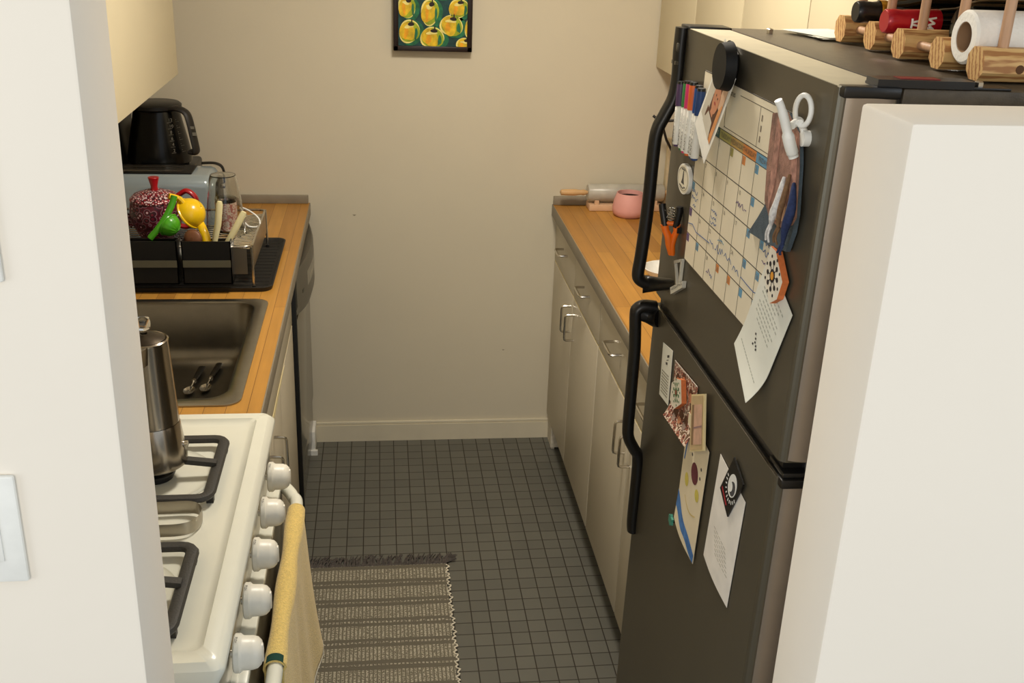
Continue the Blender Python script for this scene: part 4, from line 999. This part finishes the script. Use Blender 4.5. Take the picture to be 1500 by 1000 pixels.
def bottle(x, y, z, capm, label, rb=.041, neck=.10, rn=.0165, logo=False, band=False, x_end=None):
    t = thing('wine_bottle', label, 'bottle', (x, y, z - rb), 'bottles lying in the wine rack')
    nk = x + neck
    part('glass_body', MB().lathe([(0, x + .32), (rb * .6, x + .322), (rb, x + .312), (rb, nk + .075), (rb * .93, nk + .055), (rb * .62, nk + .025), (rn * 1.15, nk), (rn, nk - .01), (rn * .9, nk - .02), (0, nk - .02)], (0, y, z), 'x', 32), botg, t)
    c = part('foil_capsule', MB().lathe([(0, x), (rn * .92, x), (rn * 1.03, x + .002), (rn * 1.06, x + .012), (rn * 1.0, x + .026), (rn * 1.02, x + .028), (rn * 1.14, nk - .004), (rn * 1.12, nk), (rn * .9, nk)], (0, y, z), 'x', 32), capm, t)
    if band: part('gold_band', MB().lathe([(rn * 1.16, nk - .014), (rn * 1.20, nk - .012), (rn * 1.20, nk - .005), (rn * 1.16, nk - .003)], (0, y, z), 'x', 28), M('gold_foil', (200, 150, 50), .3, .8), c)
    if logo:
        m = MB(); r_ = rn * 1.12 + .0010
        def W(xx, s_): a = PI + .35 + s_ / r_ * -1; return Vector((x + xx, y + (r_ + .0) * math.cos(a + .0), z + r_ * math.sin(-a)))
        def stroke(p, q, w=.0022):
            n_ = 5; pts = [W(p[0] + (q[0] - p[0]) * k / n_, p[1] + (q[1] - p[1]) * k / n_) for k in range(n_ + 1)]; m.tube(pts, .0016, 6)
        for p, q in (((.034, .014), (.034, .001)), ((.034, .009), (.068, .0155)), ((.034, .006), (.070, -.001)), ((.068, .0155), (.059, .009)), ((.059, .009), (.068, .007)), ((.068, .007), (.060, .002))): stroke(p, q)
        part('white_logo', m, white, c)
def bottle_back(x, y, z, label, rb):
    t = thing('wine_bottle', label, 'bottle', (x, y, z - rb), 'bottles lying in the wine rack')
    part('glass_body', MB().lathe([(0, x + .006), (rb * .7, x + .003), (rb * .92, x), (rb, x + .006), (rb, x + .19), (rb * .9, x + .215), (rb * .6, x + .24), (.015, x + .26), (.0145, x + .31), (0, x + .31)], (0, y, z), 'x', 32), botg, t)
    part('foil_capsule', MB().lathe([(.0152, x + .262), (.0155, x + .312), (0, x + .313)], (0, y, z), 'x', 24), foil_b, t)
def nestz(rb): return TOPZ + .046
rb = .0345
bottle(.726, 1.531, nestz(rb), foil_r, 'bottle with bright red foil neck and white logo in the wine rack', rb, .082, .0165, True)
bottle(.728, 1.638, nestz(rb) + .004, foil_b, 'bottle with black foil neck and gold band behind the red one', rb, .05, .0155, False, True)
bottle_back(.792, 1.432, nestz(rb), 'dark bottle turned base outward between the red-necked bottle and the paper towel', .0345)
bottle_back(.80, 1.484 + .053, TOPZ + .122 + .046, 'dark bottle in the upper row of the wine rack', .0345)
bottle_back(.81, 1.432, TOPZ + .122 + .046, 'second dark bottle in the upper row, nearer the camera', .0345)
# paper towel roll
t = thing('paper_towel_roll', 'white paper towel roll lying in the nearest slot of the wine rack', 'paper towel', (.88, 1.325, TOPZ + .04))
zc = TOPZ + .046; rr_ = .0335; xa = .738
ptm = M('paper_towel', (236, 232, 222), .9, var=.03, scale=60, bump=.5, bscale=220)
part('towel', MB().lathe([(.019, xa), (rr_ - .003, xa), (rr_, xa + .003), (rr_, xa + .277), (rr_ - .003, xa + .28), (.019, xa + .28), (.019, xa)], (0, 1.325, zc), 'x', 48), ptm, t)
part('cardboard_core', MB().lathe([(.0189, xa + .001), (.0189, xa + .279), (.0178, xa + .279), (.0178, xa + .001), (.0189, xa + .001)], (0, 1.325, zc), 'x', 36), M('cardboard', (150, 118, 86), .85), t)
# loose papers
t = thing('paper_stack', 'few loose white papers at the back of the refrigerator top', 'papers', (.735, 1.79, ztop(.735)))
for k, (dx, dy, an) in enumerate(((0, 0, .1), (.008, -.004, -.12), (-.004, .006, .3))):
    c, s_ = math.cos(an), math.sin(an); cx, cy = .755 + dx, 1.775 + dy
    q = [(cx + c * x - s_ * y, cy + s_ * x + c * y, TOPZ + .0008 + .0012 * k) for x, y in ((-.05, -.065), (.05, -.065), (.05, .065), (-.05, .065))]
    part('sheet', MB().prism(q, (0, 0, .0006)), paper, t)

# ------------------------------------------------------------------ left counter things
CT = .9105
# drying mat
t = thing('drip_tray', 'black ribbed drip tray under the dish rack', 'tray', (-.52, 2.92, CT))
trm = M('tray_black', (26, 25, 23), .6)
m = loft(MB(), [rrect(-.765, -.288, 2.69, 3.145, .03, CT), rrect(-.769, -.284, 2.686, 3.149, .03, CT + .012), rrect(-.765, -.288, 2.69, 3.145, .03, CT + .0125), rrect(-.757, -.296, 2.698, 3.137, .03, CT + .005)], 0, True, True)
part('tray', m, trm, t)
m = MB()
for k in range(14): m.box((-.75, 2.73 + k * .029, CT + .0045), (-.30, 2.733 + k * .029, CT + .0060))
part('rib', m, trm, t)
# dish rack
t = thing('dish_rack', 'stainless dish drying rack with black bins beside the sink', 'dish rack', (-.53, 2.88, CT))
x0, x1, y0, y1, zt = -.735, -.335, 2.705, 3.075, 1.028
m = MB()
m.tube(rrect(x0, x1, y0, y1, .02, zt, 4), .0035, 8, True)
part('top_rim', m, chrome, t)
for xp in (x1 + .001, x0 - .0025): part('side_panel', MB().box((xp, y0 + .02, .965), (xp + .0015, y1 - .02, zt)), steel, t)
part('front_panel', MB().box((-.385, y0 - .002, .955), (x1 - .012, y0, zt - .004)), steel, t)
for (x, y) in ((x1, y0 + .0), (x0, y0), (x1, y1), (x0, y1)):
    l = part('leg', MB().tube([(x, y, zt), (x + .002, y - .0, CT + .010)], .0035, 8), chrome, t)
    part('rubber_foot', MB().tube([(x + .002, y, CT + .012), (x + .002, y, CT + .0002)], .0055, 10), black, l)
m = MB()
for k in range(17): m.tube([(x0 + .004, y0 + .02 + k * .0205, .985), (x1 - .055, y0 + .02 + k * .0205, .985)], .0022, 6)
for k in range(24):
    y = y0 + .015 + k * .0145; m.tube([(x1 - .055, y, 1.015), (x1 - .002, y, 1.020)], .0024, 6)
for x in (x1 - .055, x0 + .1): m.tube([(x, y0, .985), (x, y1, .985)], .0028, 6)
m.tube([(x1 - .055, y0, 1.014), (x1 - .055, y1, 1.014)], .0028, 6)
part('wire_grid', m, chrome, t)
for (a, c) in ((-.645, -.516), (-.505, -.382)):
    m = MB(); yb0, yb1, z0, z1 = 2.672, 2.735, .938, 1.052
    m.box((a, yb0, z0), (c, yb0 + .003, z1)); m.box((a, yb1 - .003, z0), (c, yb1, z1 - .01)); m.box((a, yb0, z0), (a + .003, yb1, z1)); m.box((c - .003, yb0, z0), (c, yb1, z1)); m.box((a, yb0, z0), (c, yb1, z0 + .003))
    bn = part('utensil_bin', m, black, t, 'black plastic bin')
    part('steel_band', MB().box((a + .002, yb0 - .0025, .984), (c - .002, yb0 - .0005, 1.002)), M('band_steel', (112, 108, 90), .4, .5), bn)

# teapot
TX, TY = -.608, 2.915; tz = .990
t = thing('teapot', 'burgundy floral teapot with red lid knob in the dish rack', 'teapot', (TX, TY, tz))
flor = mat_pattern('floral_glaze', [(0, (224, 206, 210)), (.16, (120, 30, 50)), (.30, (58, 20, 34)), (.50, (150, 110, 120)), (.58, (96, 20, 40)), (.75, (60, 26, 36))], 62, .3)
part('body', MB().lathe([(0, tz), (.040, tz), (.050, tz + .012), (.066, tz + .045), (.070, tz + .075), (.067, tz + .100), (.064, tz + .108)], (TX, TY, 0), seg=40), flor, t)
part('lid', MB().lathe([(.067, tz + .108), (.067, tz + .112), (.055, tz + .124), (.025, tz + .134), (0, tz + .136)], (TX, TY, 0), seg=40), mat_pattern('lid_glaze', [(0, (228, 214, 210)), (.3, (150, 26, 40)), (.5, (60, 24, 34)), (.7, (214, 190, 190))], 130, .3), t)
part('lid_knob', MB().lathe([(0, tz + .134), (.010, tz + .134), (.009, tz + .146), (.0145, tz + .168), (.0135, tz + .170), (0, tz + .170)], (TX, TY, 0), seg=20), red, t, 'red flared knob')
part('handle', MB().tube(smooth_path([(TX + .058, TY, tz + .118), (TX + .085, TY - .002, tz + .133), (TX + .108, TY - .004, tz + .112), (TX + .108, TY - .004, tz + .07), (TX + .085, TY, tz + .035), (TX + .060, TY, tz + .035)], 6), [(.010, .007)] * 31, 10, flat=(0, 1, 0)), red, t, 'red handle')
part('spout', MB().tube(smooth_path([(TX - .06, TY, tz + .04), (TX - .085, TY, tz + .065), (TX - .10, TY, tz + .10)], 5), [.016, .015, .014, .013, .012, .011, .010, .0095, .009, .009, .009], 12), flor, t)

# lime squeezer
gr = M('lime_plastic', (74, 158, 30), .3, var=.1, coat=.2)
t = thing('citrus_squeezer', 'lime green citrus squeezer leaning in the black bins', 'squeezer', (-.535, 2.73, 1.03))
m = MB().tube(smooth_path([(-.585, 2.70, 1.052), (-.555, 2.705, 1.088), (-.530, 2.72, 1.130), (-.521, 2.725, 1.157)], 6), [(.008, .005)] * 19, 10, flat=(1, 0, 0))
part('handle', m, gr, t)
m = MB(); n = 20; C_ = Vector((-.528, 2.715, 1.098)); ax = Vector((.75, -.35, -.35)).normalized(); uu = ax.orthogonal().normalized(); ww = ax.cross(uu)
def cupm(m, C_, ax, r, mi=0, ribs=0, depth=1.0):
    uu = ax.orthogonal().normalized(); ww = ax.cross(uu)
    def s_(a, c):
        th = a * 2 * PI; ph = c * PI / 2; rr = r * (1 + ribs * math.sin(th * 14))
        return C_ + (uu * math.cos(th) + ww * math.sin(th)) * rr * math.cos(ph) + ax * rr * depth * math.sin(ph)
    m.sheet(s_, 40, 10, -ax * .002, mi)
    m.tube([C_ + (uu * math.cos(k * PI / 12) + ww * math.sin(k * PI / 12)) * r * 1.02 for k in range(24)], r * .08, 8, True, mi); return m
part('cup', cupm(MB(), Vector((-.540, 2.722, 1.082)), Vector((.80, -.45, -.40)).normalized(), .029, 0, .02), gr, t, 'ribbed cup')
ye = M('lemon_plastic', (236, 192, 20), .28, var=.05, coat=.3)
t = thing('lemon_squeezer', 'yellow citrus squeezer leaning in the black bins', 'squeezer', (-.47, 2.76, 1.03))
part('cup', cupm(MB(), Vector((-.493, 2.765, 1.100)), Vector((.78, -.30, .55)).normalized(), .040), ye, t)
part('handle', MB().tube(smooth_path([(-.470, 2.76, 1.078), (-.458, 2.74, 1.062), (-.450, 2.73, 1.04), (-.446, 2.72, 1.00)], 6), [(.011, .006)] * 19, 10, flat=(1, 0, 0)), ye, t)
part('hinge', MB().tube(smooth_path([(-.512, 2.765, 1.135), (-.525, 2.76, 1.143), (-.540, 2.752, 1.149)], 5), [(.008, .006)] * 11, 10, flat=(0, 0, 1)).tube([(-.515, 2.75, 1.146), (-.500, 2.75, 1.128)], .006, 8), ye, t)
# cream tongs
cr_ = M('cream_plastic', (226, 216, 168), .4)
t = thing('cream_tongs', 'pair of cream plastic-handled tongs standing in the right black bin', 'tongs', (-.41, 2.715, .95))
part('arm', MB().tube([(-.432, 2.715, .945), (-.430, 2.715, 1.03), (-.416, 2.715, 1.085), (-.409, 2.715, 1.138), (-.408, 2.715, 1.146)], [(.0035, .006), (.007, .006), (.0085, .006), (.0085, .006), (.006, .004)], 10, flat=(1, 0, 0)), cr_, t)
part('arm', MB().tube([(-.420, 2.705, .945), (-.400, 2.705, 1.03), (-.378, 2.705, 1.065), (-.352, 2.71, 1.112), (-.348, 2.71, 1.120)], [(.0035, .006), (.007, .006), (.0085, .006), (.0085, .006), (.006, .004)], 10, flat=(1, 0, 0)), cr_, t)
part('pivot', MB().tube([(-.424, 2.706, 1.035), (-.396, 2.70, 1.037)], .003, 8), chrome, t)
# wooden spoon
t = thing('wooden_spoon', 'brown wooden spoon bowl showing above the right black bin', 'spoon', (-.47, 2.70, .95))
part('bowl', cupm(MB(), Vector((-.480, 2.706, 1.050)), Vector((-.2, -.95, .2)).normalized(), .022, 0, 0, .35), M('spoon_wood', (116, 74, 48), .5), t)
part('handle', MB().tube([(-.468, 2.706, 1.035), (-.455, 2.71, .945)], .0045, 8), M('spoon_wood', (116, 74, 48), .5), t)
# glass carafe (inverted) and cups
t = thing('glass_carafe', 'tall clear glass carafe upside down at the right of the dish rack', 'glass', (-.415, 2.87, 1.0))
gx, gy = -.418, 2.865
part('glass_wall', MB().lathe([(.052, 1.0225), (.050, 1.06), (.044, 1.12), (.037, 1.168), (.033, 1.180), (.0, 1.182), (.0, 1.179), (.031, 1.177), (.035, 1.165), (.042, 1.12), (.048, 1.06), (.050, 1.0225), (.052, 1.0225)], (gx, gy, 0), seg=40), glass, t)
t = thing('patterned_glass', 'small glass with pink pattern standing behind the clear carafe', 'glass', (-.432, 2.975, .99))
part('glass_wall', MB().lathe([(.028, .990), (.033, 1.09), (.0315, 1.09), (.027, .993), (0, .993), (0, .990), (.028, .990)], (-.430, 2.975, 0), seg=32), glass, t)
part('printed_band', MB().lathe([(.0291, 1.00), (.0332, 1.080), (.0336, 1.080), (.0295, 1.00)], (-.430, 2.975, 0), seg=32), mat_pattern('pink_print', [(0, (206, 150, 140)), (.3, (226, 206, 190)), (.6, (190, 120, 110))], 110, .4), t)
t = thing('white_cup_lid', 'white looped handle hanging at the right rim of the dish rack', 'lid', (-.36, 2.94, 1.02))
part('loop', MB().tube(smooth_path([(-.385, 2.95, 1.068), (-.362, 2.94, 1.060), (-.340, 2.93, 1.045), (-.334, 2.92, 1.030), (-.342, 2.91, 1.0235), (-.362, 2.91, 1.0245), (-.374, 2.92, 1.032)], 6), .0024, 8), white, t)

# toaster
t = thing('toaster', 'pale blue toaster with black top at the back of the left counter', 'toaster', (-.64, 3.22, CT))
tx0, tx1 = -.80, -.492; ty0, ty1, tz1 = 3.135, 3.315, 1.108
def tprof(x, ins=0, n=6):
    P = [(x, ty0 + ins, CT + .012)]; r = .035
    for k in range(n + 1):
        a = PI - PI / 2 * k / n; P.append((x, ty0 + ins + r + r * math.cos(a), tz1 - ins - r + r * math.sin(a)))
    for k in range(n + 1):
        a = PI / 2 - PI / 2 * k / n; P.append((x, ty1 - ins - r + r * math.cos(a), tz1 - ins - r + r * math.sin(a)))
    P.append((x, ty1 - ins, CT + .012)); return P
blue = M('pale_blue_metal', (150, 162, 166), .22, .15, coat=.5, var=.01)
m = loft(MB(), [tprof(tx0), tprof(tx1 - .02), tprof(tx1 - .008, .004), tprof(tx1, .012)], 0, True, True)
part('shell', m, blue, t)
m = MB(); m.box((tx0 + .02, ty0 + .035, tz1 - .002), (tx1 - .06, ty1 - .035, tz1 + .004), bev=.002)
tp = part('top_plate', m, M('slot_plate_black', (12, 12, 12), .4, spec=.3), t, 'black slot plate')
m = MB()
for y in (ty0 + .055, ty0 + .095):
    m.box((tx0 + .04, y, tz1 + .004), (tx1 - .09, y + .003, tz1 + .0075)); m.box((tx0 + .04, y + .024, tz1 + .004), (tx1 - .09, y + .027, tz1 + .0075))
part('slot_rails', m, chrome, tp)
m = loft(MB(), [tprof(tx1, .016), tprof(tx1 + .010, .020), tprof(tx1 + .012, .03)], 0, True, True)
part('end_cap', m, black, t)
part('lever', MB().box((tx1 + .012, 3.21, 1.06), (tx1 + .030, 3.245, 1.072), bev=.003), chrome, t)
part('lever_arch', MB().tube(smooth_path([(tx1 - .05, ty1 - .01, tz1 + .004), (tx1 - .01, ty1 - .01, tz1 + .004), (tx1 + .012, ty1 - .01, tz1 - .012), (tx1 + .016, ty1 - .01, tz1 - .06)], 5), [(.010, .004)] * 16, 8, flat=(0, 1, 0)), black, t)
part('base', MB().box((tx0 + .005, ty0 + .006, CT + .0003), (tx1 - .004, ty1 - .006, CT + .013), bev=.003), black, t)

# coffee maker with carafe
t = thing('coffee_maker', 'black coffee maker with glass carafe behind the toaster', 'coffee maker', (-.69, 3.47, CT))
part('base', MB().box((-.80, 3.345, CT + .0003), (-.585, 3.585, 1.075), bev=.01), black, t)
part('tower', MB().box((-.865, 3.36, CT + .0003), (-.795, 3.58, 1.30), bev=.012), black, t)
part('hot_plate', MB().lathe([(0, 1.075), (.085, 1.075), (.088, 1.079), (.080, 1.082), (0, 1.082)], (-.69, 3.45, 0), seg=36), gloss, t)
cc = (-.69, 3.44, 0)
cg = part('carafe', MB().lathe([(0, 1.083), (.088, 1.083), (.098, 1.092), (.098, 1.105), (.088, 1.16), (.076, 1.215), (.070, 1.245), (.068, 1.252), (0, 1.252)], cc, seg=44), M('smoked_glass', (10, 10, 9), .22, spec=.35, var=.3, scale=14), t, 'dark filled glass carafe')
part('carafe_lid', MB().lathe([(.069, 1.250), (.077, 1.256), (.077, 1.266), (.070, 1.272), (0, 1.274)], cc, seg=40), black, cg, 'black disc lid')
hpt = smooth_path([(-.640, 3.395, 1.258), (-.615, 3.385, 1.262), (-.590, 3.378, 1.250), (-.580, 3.372, 1.225), (-.572, 3.368, 1.18), (-.566, 3.366, 1.14), (-.570, 3.368, 1.130), (-.585, 3.375, 1.132)], 6)
part('carafe_handle', MB().tube(hpt, [(.0165, .008)] * len(hpt), 10, flat=(0, 1, 0)), M('soft_black', (34, 30, 26), .5), cg)
m = MB()
for k, tx in enumerate(('12', '10', '8', '6', '4', '2')):
    z = 1.222 - k * .018; r_ = .0765 + (1.215 - z) * .21 + .001
    for an, s_ in ((-.95, tx), (-.62, '-')):
        a = an; p = (cc[0] + r_ * math.cos(a), cc[1] + r_ * math.sin(a), z); m.text(s_, p, (-math.sin(a), math.cos(a), 0), (0, 0, 1), .014, 0, .0004)
    for an in (-1.0, -.6):
        p = Vector((cc[0] + r_ * math.cos(an), cc[1] + r_ * math.sin(an), z - .003)); e = Vector((-math.sin(an), math.cos(an), 0)) * .014; m.tube([p, p + e], .0005, 4)
part('scale_marks', m, M('grey_print', (120, 116, 104), .5), cg, 'grey measuring scale')
m = MB(); m.box((-.5785, 3.357, 1.205), (-.566, 3.359, 1.213)); m.box((-.572, 3.354, 1.185), (-.560, 3.3565, 1.195))
part('handle_marks', m, M('grey_print', (120, 116, 104), .5), cg)

# ------------------------------------------------------------------ right counter things
t = thing('pink_planter', 'small round pink ceramic pot with dark filling on the right counter', 'pot', (.838, 3.46, CT))
pk = M('pink_ceramic', (224, 164, 156), .5, var=.02)
part('pot', MB().lathe([(0, CT + .0003), (.044, CT + .0003), (.055, CT + .010), (.0575, CT + .026), (.053, CT + .055), (.046, CT + .075), (.0445, CT + .080), (.042, CT + .080), (.041, CT + .060), (0, CT + .058)], (.838, 3.46, 0), seg=44), pk, t)
part('filling', MB().lathe([(0, CT + .066), (.0415, CT + .066)], (.838, 3.46, 0), seg=32), M('dark_soil', (40, 26, 22), .9, bump=.6), t)
t = thing('rolling_pin', 'grey marble rolling pin with wooden handles by the back wall', 'rolling pin', (.83, 3.548, CT + .02))
mb_ = M('marble', (180, 176, 164), .3, var=.12, scale=22)
part('roller', MB().lathe([(0, .708), (.027, .708), (.030, .712), (.030, .972), (.027, .976), (0, .976)], (0, 3.548, .968), 'x', 36), mb_, t)
wh = M('handle_wood', (206, 166, 116), .45, var=.08)
for s_, xb in ((-1, .708), (1, .976)):
    part('handle', MB().lathe([(.006, xb), (.008, xb + s_ * .006), (.0105, xb + s_ * .014), (.0085, xb + s_ * .022), (.0115, xb + s_ * .045), (.011, xb + s_ * .075), (.010, xb + s_ * .092), (0, xb + s_ * .097)], (0, 3.548, .968), 'x', 22), wh, t)
t = thing('pin_cradle', 'low wooden cradle under the marble rolling pin', 'stand', (.84, 3.545, CT))
part('block', MB().box((.712, 3.515, CT + .0003), (.968, 3.58, CT + .022), bev=.002), M('cradle_wood', (214, 176, 140), .5, var=.06), t)
part('rest', MB().box((.73, 3.517, CT + .022), (.745, 3.5255, CT + .036)).box((.935, 3.517, CT + .022), (.95, 3.5255, CT + .036)).box((.73, 3.572, CT + .022), (.745, 3.579, CT + .036)).box((.935, 3.572, CT + .022), (.95, 3.579, CT + .036)), M('cradle_wood', (214, 176, 140), .5), t)
# white bowl next to refrigerator
t = thing('white_bowl', 'white bowl partly hidden behind the refrigerator edge', 'bowl', (.80, 2.755, CT))
part('bowl', MB().lathe([(0, CT + .0003), (.035, CT + .0003), (.04, CT + .006), (.066, CT + .032), (.070, CT + .040), (.066, CT + .040), (.060, CT + .030), (.03, CT + .010), (0, CT + .009)], (.795, 2.765, 0), seg=40), white, t)
t = thing('snack_packet', 'red and white packet on the right counter beside the refrigerator', 'packet', (.75, 2.48, CT))
part('wrapper', MB().box((.682, 2.42, CT + .0005), (.80, 2.52, CT + .020), bev=.005), M('red_wrapper', (176, 36, 36), .4), t)
part('white_stripe', MB().box((.696, 2.419, CT + .0203), (.712, 2.521, CT + .0210)), white, t)
# wire rack behind the handle, carton
t = thing('wire_stand', 'thin black wire stand behind the refrigerator handle by the back wall', 'wire rack', (1.00, 3.50, CT))
wb = M('black_wire', (22, 20, 18), .4)
def W3(x, y, z): return (x, y, z)
part('top_wire', MB().tube(smooth_path([(.905, 3.50, 1.243), (.925, 3.49, 1.231), (.955, 3.47, 1.232), (1.0, 3.46, 1.24), (1.06, 3.46, 1.24)], 5), .0045, 8).tube(smooth_path([(.912, 3.50, 1.228), (.93, 3.49, 1.213), (.94, 3.48, 1.209)], 4), .003, 8), wb, t)
part('upright', MB().tube([(.935, 3.49, 1.230), (.940, 3.49, 1.205), (.955, 3.49, 1.165), (1.00, 3.49, 1.09), (1.045, 3.49, 1.03), (1.11, 3.49, .99), (1.12, 3.49, CT + .004)], .0045, 8), wb, t)
part('upright', MB().tube([(1.12, 3.585, 1.24), (1.12, 3.585, CT + .004)], .0045, 8).tube([(1.06, 3.46, 1.24), (1.12, 3.585, 1.24)], .0045, 8), wb, t)
part('base_wire', MB().tube([(1.12, 3.49, CT + .005), (1.19, 3.49, CT + .005), (1.19, 3.585, CT + .005), (1.12, 3.585, CT + .005)], .0045, 8, True), wb, t)
t = thing('paper_carton', 'pale carton standing behind the refrigerator handle at the back wall', 'carton', (1.03, 3.58, CT))
part('carton', MB().box((.985, 3.563, CT + .0003), (1.045, 3.592, 1.155), bev=.003), M('pale_carton', (196, 180, 146), .6, var=.08, scale=30), t)

# ------------------------------------------------------------------ light
def area(name, loc, rot, size, power, col, shape='DISK', size_y=None):
    l = bpy.data.lights.new(name, 'AREA'); l.shape = shape; l.size = size; l.energy = power; l.color = col
    if size_y: l.size_y = size_y
    o = bpy.data.objects.new(name, l); COL.objects.link(o); o.location = loc; o.rotation_euler = rot; return o
area('kitchen_ceiling_light', (.28, 2.3, CZ - .06), (0, 0, 0), .36, 25.5, (1.0, .915, .79))
w = bpy.data.worlds.new('world'); SC.world = w; w.use_nodes = True
bg = w.node_tree.nodes['Background']; bg.inputs['Color'].default_value = (.86, .93, 1.0, 1); bg.inputs['Strength'].default_value = .80
def aim(o, p): o.rotation_euler = (Vector(p) - o.location).to_track_quat('-Z', 'Y').to_euler()
a1 = area('dining_room_lamp', (-.7, -1.7, 2.1), (0, 0, 0), .8, 22, (1.0, .88, .72)); aim(a1, (.1, .9, 1.2))
a3 = area('added_jamb_fill', (2.9, -.9, 1.6), (0, 0, 0), 1.1, 20, (.80, .90, 1.0), 'RECTANGLE', 1.3); aim(a3, (-.24, .97, 1.3))  # cool fill light added to turn the left jamb bluish
a2 = area('dining_room_window', (-2.6, -.6, 1.5), (0, 0, 0), 1.3, 24, (.84, .92, 1.0), 'RECTANGLE', 1.4); aim(a2, (.5, .95, 1.3))
SC.view_settings.view_transform = 'Standard'; SC.view_settings.look = 'None'; SC.view_settings.gamma = 1; SC.view_settings.exposure = 0
SC.cycles.max_bounces = 8
